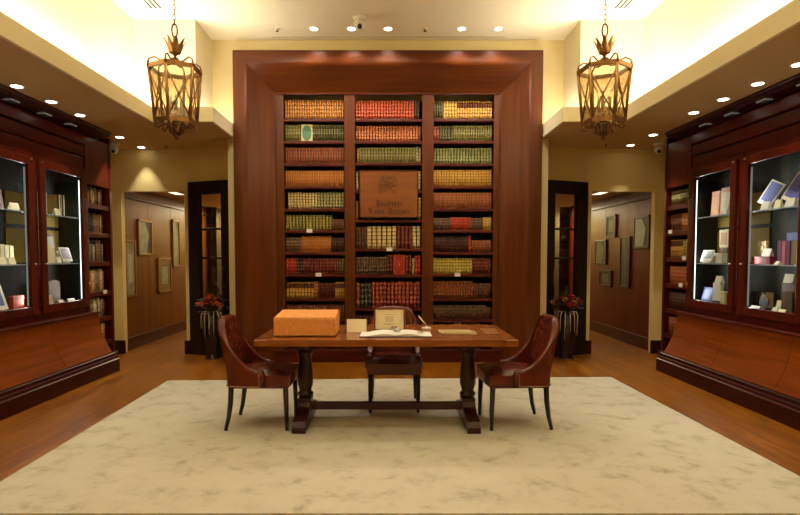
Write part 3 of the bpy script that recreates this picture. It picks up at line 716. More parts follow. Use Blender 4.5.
# right case, far door
case_item(1, 'book', 6.20, Z2, .15, .29, .03, [CM('copper', (206, 140, 110)), TANC], 'display_book', 'tall copper coloured book face-out on upper shelf, right cabinet', 'book', 3.73, .05)
case_item(1, 'book', 6.01, Z2, .19, .31, .03, [CM('salmon', (216, 150, 120)), CRM], 'display_book', 'salmon book with cream ornament face-out on upper shelf, right cabinet', 'book', 3.73, .05)
case_item(1, 'card', 5.83, Z2, .06, .085, .02, [WHITE], 'tent_card', 'white tent card before salmon book, right cabinet', 'card', 3.615)
case_item(1, 'book', 6.08, Z1 + .175, .16, .20, .03, [CREAMP, TANC], 'display_book', 'cream and tan book face-out raised at back of middle shelf', 'book', 3.77)
case_item(1, 'box', 6.08, Z1, .14, .172, .06, [CM('stand', (90, 70, 50))], 'book_stand', 'dark stand under the cream and tan book, right cabinet', 'stand', 3.77)
case_item(1, 'open', 6.18, Z1, .21, .15, .02, [GRY], 'pamphlet', 'white pamphlet with grey picture on slanted stand, right cabinet', 'pamphlet', 3.64)
case_item(1, 'box', 5.93, Z1, .11, .11, .06, [WHITE], 'slipcase', 'small white box on middle shelf, right cabinet', 'box', 3.63)
case_item(1, 'book', 6.20, Z0, .21, .155, .03, [BLU, CM('sky', (120, 134, 200))], 'display_book', 'blue book leaning low on cabinet floor, right', 'book', 3.66, .25)
case_item(1, 'box', 6.0, Z0 + .022, .13, .20, .05, [WHITE], 'slipcase', 'tall white case standing on cabinet floor, right', 'box', 3.655)
case_item(1, 'box', 6.0, Z0, .13, .02, .06, [NAVY], 'book_stand', 'dark low stand under the tall white case', 'stand', 3.65)
case_item(1, 'card', 5.99, Z0 + .224, .11, .075, .02, [WHITE], 'tent_card', 'white tent card perched on top of the tall white case', 'card', 3.66)
case_item(1, 'box', 5.88, Z0, .08, .13, .05, [CRM], 'slipcase', 'cream case beside the tall white one, right cabinet', 'box', 3.65)
# right case, near door
case_item(1, 'open', 5.31, Z2, .17, .26, .02, [BLU], 'open_book', 'slanted open book with blue picture, farther of two on upper shelf', 'book', 3.68, 0, .1, None, .42)
case_item(1, 'open', 4.985, Z2, .18, .28, .02, [CM('iris', (104, 104, 190))], 'open_book', 'slanted open book with violet blue picture, nearer of two on upper shelf', 'book', 3.68, 0, .1, None, .42)
case_item(1, 'card', 5.045, Z2, .08, .075, .02, [CREAMP], 'tent_card', 'cream tent card between the two slanted open books', 'card', 3.61)
case_item(1, 'card', 4.89, Z2, .11, .075, .02, [WHITE], 'tent_card', 'white tent card before the nearer slanted open book', 'card', 3.61)
case_item(1, 'card', 5.215, Z2, .10, .075, .02, [WHITE], 'tent_card', 'white tent card before the farther slanted open book', 'card', 3.61)
cb_ = case_item(1, 'book', 5.38, Z1 + .076, .12, .15, .03, [CM('ivory', (214, 184, 130)), CM('ivory2', (232, 210, 160))], 'display_book', 'ivory book with round gilt ornament standing on the red box', 'book', 3.72)
MB().tube([(math.cos(2 * PI * q / 20) * .03, -.004, .08 + math.sin(2 * PI * q / 20) * .038) for q in range(20)], .004, 6, True).build('ornament', BRASS, cb_)
case_item(1, 'box', 5.31, Z1, .26, .07, .11, [RED, CM('garnet', (130, 34, 36))], 'red_box', 'low crimson box on the middle shelf carrying the ivory book', 'box', 3.66)
case_item(1, 'card', 5.255, Z1 + .076, .11, .075, .02, [WHITE], 'tent_card', 'white tent card on the crimson box', 'card', 3.67)
for i, (y, w, h, c) in enumerate(((5.06, .05, .225, PUR), (5.005, .05, .22, PNK), (4.95, .045, .22, PUR))):
    case_item(1, 'book', y, Z1, w, h, .11, [c], 'display_book', ['purple book, first of three beside the crimson box', 'pink book between two purple ones in right cabinet', 'purple book, last of three by the door hinge'][i], 'book', 3.66)
case_item(1, 'book', 5.10, Z1, .15, .30, .02, [BLU], 'display_book', 'tall blue book rising behind the purple and pink ones', 'book', 3.81)
case_item(1, 'card', 5.03, Z1, .05, .03, .02, [WHITE], 'tent_card', 'tiny white card at the foot of the purple books', 'card', 3.61)
for i in range(4):
    case_item(1, 'book', 5.50 - i * .05, Z0, .042, .16, .11, [BLACK], 'display_book', 'black book, %s of four standing on cabinet floor' % ORD[i], 'book', 3.72, group='black books in the right cabinet')
md = thing('medallion', 'round black medallion on a stand before the black books', 'medallion', (3.66, 5.235, Z0 + .001), -PI / 2)
MB().tube([(math.cos(2 * PI * q / 24) * .055, 0, .075 + math.sin(2 * PI * q / 24) * .055) for q in range(24)], .008, 8, True).build('ring', BRASSD, md)
MB().prism([(math.cos(2 * PI * q / 24) * .05, .075 + math.sin(2 * PI * q / 24) * .05) for q in range(24)], -.006, .006, 'Y').build('disc', BLACK, md)
MB().box(-.05, .05, -.02, .03, 0, .016, .003).build('foot', BLACK, md)
case_item(1, 'box', 5.06, Z0, .16, .26, .08, [RED, BRN], 'slipcase', 'tall red and brown slipcase on cabinet floor, right', 'box', 3.76)
case_item(1, 'card', 5.09, Z0 + .265, .12, .085, .02, [WHITE], 'tent_card', 'white tent card on top of the red slipcase', 'card', 3.77)
case_item(1, 'box', 4.96, Z0, .13, .19, .07, [CM('umber', (84, 62, 44))], 'slipcase', 'umber brown box before the red slipcase', 'box', 3.67)
case_item(1, 'card', 5.075, Z0, .06, .10, .02, [CREAMP], 'tent_card', 'cream card leaning at the foot of the red slipcase', 'card', 3.67)
case_item(1, 'card', 5.30, Z0, .13, .03, .02, [WHITE], 'tent_card', 'long white caption card before the four black books', 'card', 3.605)
case_item(1, 'card', 5.03, Z0, .06, .04, .02, [WHITE], 'tent_card', 'small white caption card beside the black medallion', 'card', 3.605)
case_item(1, 'card', 4.94, Z0, .09, .03, .02, [CREAMP], 'tent_card', 'long cream caption card before the umber box', 'card', 3.605)

# ---------------------------------------------------------------- table
TZ, TY0 = .76, 4.06
p0, p1 = atZ(252.8, 340.5, TZ), atZ(518, 339.6, TZ)
b1 = atZ(493, 325.6, TZ)
TY0 = (p0.y + p1.y) / 2; TY1 = TY0 + .90; TX0, TX1 = p0.x, p1.x
tc_ = ((TX0 + TX1) / 2, (TY0 + TY1) / 2)
tb = thing('table', 'long wooden trestle table with two baluster pedestals standing on the beige carpet', 'table', (tc_[0], tc_[1], .016))
hw, hd = (TX1 - TX0) / 2, (TY1 - TY0) / 2
zt = TZ - .016
top = MB()
for k in range(4): top.box(-hw + .10, hw - .10, -hd + k * hd / 2 + .0008, -hd + (k + 1) * hd / 2 - .0008, zt - .05, zt, .0015)
top.build('table_top', TABW, tb)
for sx in (-1, 1): MB().box(*sorted((sx * (hw - .0985), sx * hw)), -hd, hd, zt - .05, zt, .006).build('breadboard_end', TABW, tb)
lx = (atY(305.5, 400, tc_[1]).x - tc_[0], atY(467.5, 400, tc_[1]).x - tc_[0])
for x in lx:
    MB().prism([(-hd + .09, 0), (-hd + .09, .045), (-hd + .12, .085), (-hd + .20, .10), (-hd + .30, .11), (-.10, .135), (-.08, .17), (.08, .17), (.10, .135), (hd - .30, .11), (hd - .20, .10), (hd - .12, .085), (hd - .09, .045), (hd - .09, 0)], x - .052, x + .052, 'X').build('foot', TABD, tb)
    MB().box(x - .055, x + .055, -.075, .075, .165, .20, .006).lathe([(.045, .20), (.066, .215), (.066, .235), (.048, .25), (.052, .265), (.067, .32), (.065, .38), (.058, .46), (.050, .53), (.056, .555), (.066, .57), (.066, .59), (.05, .6)], x, 0, 20).box(x - .058, x + .058, -.07, .07, .598, .66, .005).build('pedestal', TABD, tb)
    MB().box(x - .05, x + .05, -hd + .12, hd - .12, .655, zt - .05, .006).build('bearer', TABD, tb)
MB().box(lx[0], lx[1], -.035, .035, .095, .15, .005).build('stretcher', TABD, tb)
TOP = .76

# ---------------------------------------------------------------- chairs
def make_chair(label, loc, rz):
    r = thing('chair', label, 'chair', loc, rz, 'leather chairs round the table')
    W, zb = .255, .355
    def plan(u):                       # u 0..1 along the U from the tip of one arm round the back to the other tip
        a = (u - .5) * 2; sg = -1 if a < 0 else 1; a = abs(a)
        if a < .40: return (sg * W * .74 * (a / .40), -.24, 0.0)
        if a < .62:
            t = (a - .40) / .22 * PI / 2
            return (sg * (W * .74 + W * .26 * math.sin(t)), -.24 + .07 * (1 - math.cos(t)), t)
        t = (a - .62) / .38
        return (sg * W * (1 + .02 * t), -.17 + .20 * t, PI / 2)
    def topz(u):
        a = abs(u - .5) * 2
        if a < .30: return .862 - .010 * (a / .30) ** 2
        if a < .62: t = (a - .30) / .32; return .852 - .23 * t ** 1.6
        t = (a - .62) / .38; return .452 + .170 * (1 - t) ** 2.3
    def outer(u, v, off=0.0):
        x, y, t = plan(u); z = zb + (topz(u) - zb) * v
        rake = -.095 * max(0, (z - .42) / .48) ** 1.25 * max(0, 1 - max(0, abs(u - .5) * 2 - .5) / .5)
        n = Vector((math.copysign(math.sin(t), u - .5), -math.cos(t), 0))
        p = Vector((x * (1 - .03 * v), y + rake, z)) + n * off
        return p
    NU, NV = 57, 15
    sh = MB()
    tuft = [(cu, cz) for row, cz in enumerate((.56, .64, .72, .80)) for cu in ((.39, .463, .537, .61) if row % 2 else (.353, .427, .5, .573, .647))]
    def inner(u, v):
        p = outer(u, v, -.052)
        if .3 < u < .7:
            dd = min(((u - cu) / .037) ** 2 + ((p.z - cz) / .045) ** 2 for cu, cz in tuft)
            p = outer(u, v, -.052 - .016 * min(1, dd) + .006)
        return p
    th = .026
    V = []
    def section(u):
        pts = [outer(u, v / (NV - 1)) for v in range(NV)]
        c = (outer(u, 1) + outer(u, 1, -.055)) / 2
        x, y, t = plan(u); n = Vector((math.copysign(math.sin(t), u - .5), -math.cos(t), 0))
        for k in range(1, 6):
            a = PI * k / 6
            pts.append(c + n * (.034 * math.cos(a)) + Vector((0, 0, .030 * math.sin(a))))
        pts += [inner(u, v / (NV - 1)) for v in range(NV - 1, -1, -1)]
        return pts
    secs = [section(i / (NU - 1)) for i in range(NU)]
    m = len(secs[0])
    V = [p for s_ in secs for p in s_]
    Fs = [(i * m + k, (i + 1) * m + k, (i + 1) * m + (k + 1) % m, i * m + (k + 1) % m) for i in range(NU - 1) for k in range(m)]
    Fs += [tuple(range(m)), tuple((NU - 1) * m + k for k in range(m))]
    sh.add(V, Fs, True)
    # rolled arm fronts
    for u in (0, 1):
        a, b = outer(u, .02, -.026), outer(u, 1, -.026)
        sh.tube([a + Vector((0, .004, 0)), a.lerp(b, .5) + Vector((0, .008, 0)), b + Vector((0, .006, -.004)), b + Vector((0, -.004, .024))], [.030, .031, .033, .02], 12)
    sh.build('backrest', LEATH, r)
    bt = MB()
    for cu, cz in tuft:
        for v in [k / 60 for k in range(61)]:
            if outer(cu, v).z >= cz: bt.ball(outer(cu, v, -.049), .009, 1); break
    bt.build('tufting_buttons', LEATH, r)
    # seat
    s = MB()
    def seat(u, v):
        x, y = (u - .5) * 2, (v - .5) * 2
        e = (abs(x) ** 4 + abs(y) ** 4) ** .25 if (x or y) else 0
        return x, y, e
    t = bmesh.new(); bmesh.ops.create_cube(t, size=2); bmesh.ops.subdivide_edges(t, edges=list(t.edges), cuts=7, use_grid_fill=True)
    for v in t.verts:
        x, y, z = v.co
        d = max(abs(x), abs(y))
        crown = .034 * (1 - x * x) * (1 - y * y)
        rz_ = .055 * (1 if z > 0 else 1)
        zz = z * .055
        if z > 0: zz = z * .055 + crown - .02 * max(0, d - .8) / .2 * (z > .9)
        xx = x * .225 * (1 - .05 * (abs(z) > .9 and d > .9)); yy = y * .232 + .022
        v.co = Vector((xx * (1 + .06 * max(0, y)), yy + (.006 * (1 - x * x) if y > .9 else 0), .400 + zz))
    s.merge(t, True)
    st = s.build('seat', LEATH, r); bv = st.modifiers.new('b', 'BEVEL'); bv.width = .012; bv.segments = 3; bv.limit_method = 'ANGLE'
    MB().box(-.225, .225, -.225, .246, .335, .352, .006).build('seat_rail', LEATH, r)
    # nail trim round the foot of the shell and up the arm fronts
    n = MB(); n.tube([outer(i / 40, .012, .0035) for i in range(41)], .0045, 6)
    for u in (0.004, .996): n.tube([outer(u, v / 10, .0035) for v in range(11)], .004, 6)
    n.build('nail_trim', NAIL, r)
    for sx in (-1, 1):
        MB().tube([(sx * .208, .222, .345), (sx * .21, .228, .17), (sx * .21, .23, 0)], [.022, .019, .014], 4).build('leg', CHLEG, r)
        MB().tube([(sx * .205, -.205, .345), (sx * .205, -.212, .22), (sx * .208, -.228, .10), (sx * .21, -.2495, .015), (sx * .21, -.25, 0)], [.023, .021, .018, .015, .015], 4).build('leg', CHLEG, r)
    return r
lc = atZ(257.5, 425, .0); 
ch1 = make_chair('tufted red-brown leather chair at the table end beside the tan book cradle', (-1.028, 4.41, .016), -PI / 2)
def re_label(c, label): c['label'] = label; return c
ch2 = re_label(copy_tree(ch1), 'tufted red-brown leather chair at the bare end of the table, by the loose papers')
ch2.location = (1.035, 4.42, .016); ch2.rotation_euler = (0, 0, PI / 2 + .05)
ch3 = re_label(copy_tree(ch1), 'leather chair behind the table facing the room, its back hidden by the framed notice')
ch3.location = (.055, 4.92, .016); ch3.rotation_euler = (0, 0, PI)

# ---------------------------------------------------------------- things on the table
a, b = atZ(273.5, 337, TOP), atZ(335.5, 337, TOP)
y0 = a.y; hf = atY(300, 317, y0).z - TOP; y1 = y0 + .36; hr = atY(300, 309.3, y1).z - TOP
cd_ = thing('book_cradle', 'bulky tan suede book cradle with sloping top on the table', 'book cradle', ((a.x + b.x) / 2, y0, TOP))
w = (b.x - a.x) / 2
m = MB().prism([(0, .004), (0, hf - .01), (.012, hf), (y1 - y0, hr), (y1 - y0, .004)], -w, w, 'X')
bmesh.ops.bevel(m.bm, geom=list(m.bm.edges), offset=.012, segments=3, affect='EDGES', profile=.5)
m.build('body', TAN, cd_)
nn = MB()
for k in range(34): nn.ball((-w + .02 + (2 * w - .04) * k / 33, -.002, .012), .0045, 1)
nn.build('nail_row', NAIL, cd_)

def atop(px, py): return atZ(px, py, TOP)
p = atop(356.5, 332.5); q0 = atY(346.5, 319.5, p.y); q1 = atY(366, 319.5, p.y)
c = thing('tent_card', 'blank cream tent card standing on the table beside the book cradle', 'card', (p.x, p.y, TOP))
ww, hh = (q1.x - q0.x) / 2, q0.z - TOP
MB().prism([(0, .001), (.002, .001), (.032, hh), (.030, hh)], -ww, ww, 'X').prism([(.062, .001), (.060, .001), (.030, hh), (.032, hh)], -ww, ww, 'X').build('card_fold', CREAMP, c)

p = atop(389.5, 331); q0 = atY(373.5, 307.5, p.y + .02); q1 = atY(405.5, 307.5, p.y + .02)
ns = thing('framed_notice', 'wood framed cream notice standing upright at the middle of the table', 'framed notice', ((q0.x + q1.x) / 2, p.y, TOP))
ww, hh = (q1.x - q0.x) / 2, q0.z - TOP
tl = Matrix.Rotation(-.12, 3, 'X')
def tb_(m_, *bx): m_.box(*bx, .002, rot=tl, piv=(0, 0, 0)); return m_
fm = MB(); bw = .016
tb_(fm, -ww, ww, 0, .018, 0, bw); tb_(fm, -ww, ww, 0, .018, hh - bw, hh); tb_(fm, -ww, -ww + bw, 0, .018, 0, hh); tb_(fm, ww - bw, ww, 0, .018, 0, hh)
fm.build('frame', wood('notice_frame_wood', (96, 44, 16), (126, 64, 24), .35, 'X'), ns)
sh_ = MB().box(-ww + bw, ww - bw, .008, .014, bw, hh - bw, rot=tl, piv=(0, 0, 0)).build('sheet', CREAMP, ns)
ln = MB()
for k, (lw, zz) in enumerate(((.52, .70), (.30, .60), (.30, .55), (.30, .50), (.30, .45), (.30, .40), (.42, .31), (.30, .26))):
    ln.box(-ww * lw * .9, ww * lw * .9, .0072, .009, hh * zz, hh * zz + .0028, rot=tl, piv=(0, 0, 0))
ln.build('text_lines', plain('grey_ink', (150, 140, 116), .7), sh_)
MB().prism([(.024, 0), (.10, 0), (.094, .004), (.046, hh * .7), (.042, hh * .7)], -.02, .02, 'X').build('easel_back', TABD, ns) if False else MB().tube([(0, .12, .004), (0, .055, hh * .72)], .005, 6).build('easel_back', TABD, ns)

p = atop(396, 337.2); e0, e1 = atop(361.5, 337.5), atop(433.5, 337)
ob = thing('open_book', 'large open guest book with white pages lying at the table edge', 'book', (p.x, p.y + .0, TOP))
ww = (e1.x - e0.x) / 2; dd = .25
MB().box(-ww - .006, ww + .006, -.005, dd + .005, .001, .007, .002).build('cover', NAVY, ob)
for sx in (-1, 1):
    def pg(u, v, sx=sx): return Vector((sx * u * ww, v * dd, .008 + .020 * math.sin(min(1, u * 1.25 + .06) * PI) ** .8 * (1 - .35 * u)))
    g = MB().grid(pg, 14, 3)
    g.add([pg(i / 13, 0) for i in range(14)] + [Vector((pg(i / 13, 0).x, 0, .007)) for i in range(14)], [(i, i + 1, 15 + i, 14 + i) for i in range(13)])
    g.add([pg(i / 13, 1) for i in range(14)] + [Vector((pg(i / 13, 1).x, dd, .007)) for i in range(14)], [(i, i + 1, 15 + i, 14 + i) for i in range(13)])
    g.add([pg(1, 0), pg(1, 1), Vector((sx * ww, dd, .007)), Vector((sx * ww, 0, .007))], [(0, 1, 2, 3)])
    g.build('pages', WHITE, ob)
MB().box(ww * .62, ww * .78, .10, .16, .0195, .0205).build('printed_block', plain('grey_ink', (150, 140, 116), .7), ob)
gl = bpy.data.materials.new('crystal'); gl.use_nodes = True; bb = gl.node_tree.nodes['Principled BSDF']; bb.inputs['Transmission Weight'].default_value = .9; bb.inputs['Roughness'].default_value = .05
pw_ = tag(MB().lathe([(.008, 0), (.026, .006), (.030, .016), (.022, .03), (.008, .036)], 0, 0, 8).build('paperweight', gl, origin=(0, 0, 0)), 'small faceted glass paperweight on the fold of the open book, near edge', 'paperweight'); pw_.location = (p.x + .012, p.y + .06, TOP + .029)
pw2 = copy_tree(pw_); pw2['label'] = 'small faceted glass paperweight on the fold of the open book, far edge'; pw2.location = (p.x - .012, p.y + .20, TOP + .029)

p = atop(426.5, 329); t0 = atY(418.5, 315.5, p.y)
ps = thing('pen_stand', 'white marble pen stand at the table top behind the open book', 'pen stand', (p.x, p.y, TOP))
MB().lathe([(.040, 0), (.042, .006), (.038, .014), (.012, .018), (.010, .026)], 0, 0, 24).build('base', WHITE, ps)
MB().tube([(0, 0, .02), (-.006, 0, .034)], [.010, .008], 10).build('socket', BRASS, ps)
tv = Vector((t0.x - p.x, 0, t0.z - TOP))
pen = tag(MB().tube([Vector((-.004, 0, .034)), Vector((-.004, 0, .034)).lerp(tv, .3), tv * .9, tv], [.004, .007, .006, .003], 10).build('pen', CREAMP, origin=(0, 0, 0)), 'slim pale pen leaning in the white pen stand', 'pen'); pen.location = (p.x, p.y, TOP)

LFM = plain('drab_leaflet', (150, 124, 74), .7, 0, .2, 14)
a, b = atop(441, 334.6), atop(480, 333.5)
mt = tag(MB().box(0, .29, 0, .20, 0, .006, .001).build('folder', LFM, origin=(0, 0, 0)), 'drab olive leather folder lying open beside the pen stand', 'folder'); mt.location = (a.x + .0, a.y, TOP + .001); mt.rotation_euler = (0, 0, -.06)
mt2 = tag(MB().box(0, .27, 0, .17, 0, .004, .001).build('folder', plain('buff_leaflet', (176, 150, 96), .7, 0, .15, 14), origin=(0, 0, 0)), 'buff paper folder askew on top of the drab olive one', 'folder'); mt2.location = (a.x - .01, a.y + .045, TOP + .0075); mt2.rotation_euler = (0, 0, -.02)
for i, (px, py) in enumerate(((484.5, 333.2), (482.5, 331.2), (480.5, 329.3))):  # three thin pale flat strips
    p = atop(px, py)
    k = tag(MB().box(0, .13, 0, .014, 0, .003, .001).build('flat_strip', plain('pale_strip', (206, 170, 120), .4), origin=(0, 0, 0)), 'thin pale strip on the table by the folders, ' + ('nearest the edge', 'middle of three', 'farthest from the edge')[i], 'flat_strip', 'pale strips on the table'); k.location = (p.x, p.y, TOP + .0008)

# ---------------------------------------------------------------- vases with bouquets
def bouquet(s, cx, vtop, cols, label, vlabel, R_, dark):
    vx, vy = cx, 7.24
    vz = thing('vase', vlabel, 'vase', (vx, vy, 0))
    MB().lathe([(.085, 0), (.09, .01), (.085, .03), (.07, .06), (.075, .12), (.10, .30), (.115, .46), (.105, .55), (.08, vtop - .03), (.095, vtop), (.08, vtop), (.06, vtop - .05)], 0, 0, 28).build('body', BLACKG, vz)
    MB().lathe([(.10, .0), (.10, .012), (.086, .02)], 0, 0, 28).build('base_ring', BRASSD, vz)
    bq = thing('bouquet', label, 'bouquet', (vx, vy, vtop - .03))
    rnd = random.Random(11 + s)
    st = MB(); lf = MB()
    heads = []
    for i in range(15):
        a = 2 * PI * i / 15 + rnd.uniform(-.2, .2); rr = R_ * (.35 + .65 * ((i * 7) % 5) / 4); z = .13 + .13 * (1 - rr / R_) + rnd.uniform(-.02, .05)
        heads.append(Vector((rr * math.cos(a), rr * .55 * math.sin(a), z)))
    for h in heads: st.tube([(0, 0, 0), h * .5 + Vector((0, 0, .03)), h], .004, 5)
    for i in range(7):   # tall twigs
        a = rnd.uniform(-1, 1); h = rnd.uniform(.26, .42)
        tip = Vector((a * .12 + s * -.02, rnd.uniform(-.05, .05), h)); st.tube([(0, 0, .05), tip * .6, tip], [.004, .003, .002], 5)
        for k in range(5): lf.ball(tip * (.65 + .08 * k) + Vector((rnd.uniform(-.02, .02), rnd.uniform(-.02, .02), 0)), .012, 1, (1, .6, 1.4))
    for i in range(60):
        a = rnd.uniform(0, 2 * PI); rr = R_ * rnd.uniform(.3, 1.1); c = Vector((rr * math.cos(a), rr * .55 * math.sin(a), rnd.uniform(.075, .24)))
        d = Vector((math.cos(a), .5 * math.sin(a), rnd.uniform(-.1, .6))).normalized(); e = d.orthogonal().normalized() * .018; l = .07
        lf.add([c, c + d * l * .5 + e, c + d * l, c + d * l * .5 - e], [(0, 1, 2, 3)])
    st.build('stems', FOLI, bq); lf.build('foliage', FOLI, bq)
    for i, h in enumerate(heads):
        bl_ = MB(); r0 = rnd.uniform(.042, .062)
        for ly, (n, rad, zz) in enumerate(((7, 1.0, 0), (6, .75, .25), (5, .5, .42), (3, .25, .5))):
            for k in range(n):
                a = 2 * PI * (k + ly * .5) / n; d = Vector((math.cos(a), math.sin(a), .25 + .35 * ly)).normalized(); tt = Vector((-math.sin(a), math.cos(a), 0))
                c = h + Vector((0, 0, zz * r0)); tip = c + d * r0 * rad * 1.1
                mid = c + d * r0 * rad * .6; wv = tt * r0 * .55 * max(rad, .4)
                bl_.add([c, mid + wv + Vector((0, 0, .004)), tip + Vector((0, 0, r0 * .25)), mid - wv + Vector((0, 0, .004))], [(0, 1, 2, 3)], True)
        bl_.ball(h + Vector((0, 0, r0 * .1)), r0 * .45, 1)
        bl_.build('bloom', cols[i % len(cols)], bq)
    for i in range(7):
        a = PI + PI * (i + .5) / 7; x, y = .135 * math.cos(a), .125 * math.sin(a)
        ln_ = rnd.uniform(.12, .30)
        MB().tube([(x * .5, y * .5, .08), (x * .9, y * .9, .075), (x * 1.05, y * 1.05, .03), (x * 1.06 + rnd.uniform(-.012, .012), y * 1.06, -ln_)], [.004, .006, .007, .005], 6, flat=.5).build('hanging_tendril', SILV, bq)
BLACKG = plain('black_glaze', (26, 14, 13), .18, 0, .1)
FOLI = plain('dark_foliage', (44, 36, 22), .6, 0, .3, 20)
SILV = plain('silver_tendril', (196, 190, 176), .6, 0, .05)
fc = lambda n, c: plain('petal_' + n, c, .6, 0, .2, 25)
PO, PR, PB, PY, PP = fc('orange', (232, 104, 48)), fc('red', (180, 46, 34)), fc('brown', (110, 50, 34)), fc('yellow', (244, 190, 104)), fc('peach', (236, 146, 92))
bouquet(-1, -2.37, .60, [PO, PR, PO, PB, PP], 'bouquet of orange and rust blooms with silvery tendrils by the left glazed door', 'tall black vase before the left glazed door, partly behind a chair', .19, 0)
bouquet(1, 2.41, .60, [PR, PY, PR, PB, PY, PR], 'bouquet of dark red and yellow blooms with silvery tendrils by the right glazed door', 'tall black vase before the right glazed door', .19, 1)

# ---------------------------------------------------------------- corridor pictures
def picture(s, x0, y0, x1, y1, col, label, art, n=0):
    a, b = atX(x0, (y0 + y1) / 2, s * 3.81), atX(x1, (y0 + y1) / 2, s * 3.81)
    ya, yb = min(a.y, b.y), max(a.y, b.y); near = a if abs(x0 - CX) > abs(x1 - CX) else b
    pxm = (x0 + x1) / 2
    zt_, zb_ = atX(pxm, y0, s * 3.81).z, atX(pxm, y1, s * 3.81).z
    w, h = (yb - ya) / 2, zt_ - zb_
    r = thing('picture', label, 'picture', (s * 3.838, (ya + yb) / 2, zb_), -PI / 2 if s > 0 else PI / 2)
    bw = .035
    MB().box(-w, w, -.025, 0, 0, bw, .004).box(-w, w, -.025, 0, h - bw, h, .004).box(-w, -w + bw, -.025, 0, 0, h, .004).box(w - bw, w, -.025, 0, 0, h, .004).build('frame', col, r)
    MB().box(-w + bw, w - bw, -.012, -.004, bw, h - bw).build('mount', art[0], r)
    if len(art) > 1:
        if n == 0: MB().box(-w * .45, w * .45, -.0135, -.011, h * .25, h * .75).build('print', art[1], r)
        else:
            MB().prism([(-w + bw, bw), (w * .2, bw), (w * .5, h * .6), (0, h - bw), (-w + bw, h - bw)], -.0135, -.011, 'Y').build('print', art[1], r)
    MB().box(-w + bw, w - bw, -.018, -.016, bw, h - bw).build('pane', CLEAR, r)
GF, DF = plain('gilt_frame', (150, 106, 56), .4, .4), plain('dark_frame', (50, 26, 16), .4)
PSM = plain('smoky_print', (92, 86, 70), .5, 0, .3, 9)
PGR, PDK, PWH = plain('pale_print', (170, 166, 140), .6, 0, .3, 9), plain('dark_print', (44, 42, 38), .5, 0, .4, 8), plain('white_print', (206, 204, 190), .6, 0, .1, 9)
OLV = plain('ochre_print', (146, 112, 58), .6, 0, .25, 9)
picture(-1, 126.3, 240, 136.8, 297, GF, 'tall picture with grey print in left corridor, nearest the room', [PGR, PWH])
picture(-1, 139, 220, 153, 255.5, GF, 'dark picture high up in left corridor', [PDK, PGR], 1)
picture(-1, 159, 258, 172, 292.5, GF, 'ochre picture low down in left corridor', [OLV, PGR])
picture(-1, 173.5, 220, 180.5, 267, GF, 'tall narrow ochre picture farthest along left corridor', [OLV, PGR], 1)
picture(1, 605.5, 215, 615, 237.5, DF, 'small dark picture high up in right corridor, second from far end', [PDK, PSM])
picture(1, 633, 216, 648.5, 248.5, DF, 'picture with white document in right corridor, nearest the room', [PDK, PWH], 1)
picture(1, 594.5, 240, 605.5, 264.5, DF, 'dark picture with pale corner farthest along right corridor', [PDK, PSM], 1)
picture(1, 619, 236.5, 629, 288, DF, 'tall dark narrow picture at the middle of right corridor', [PDK, PSM], 1)
picture(1, 598.5, 270, 610.5, 286.5, DF, 'small square picture low down in right corridor', [PDK, PSM])

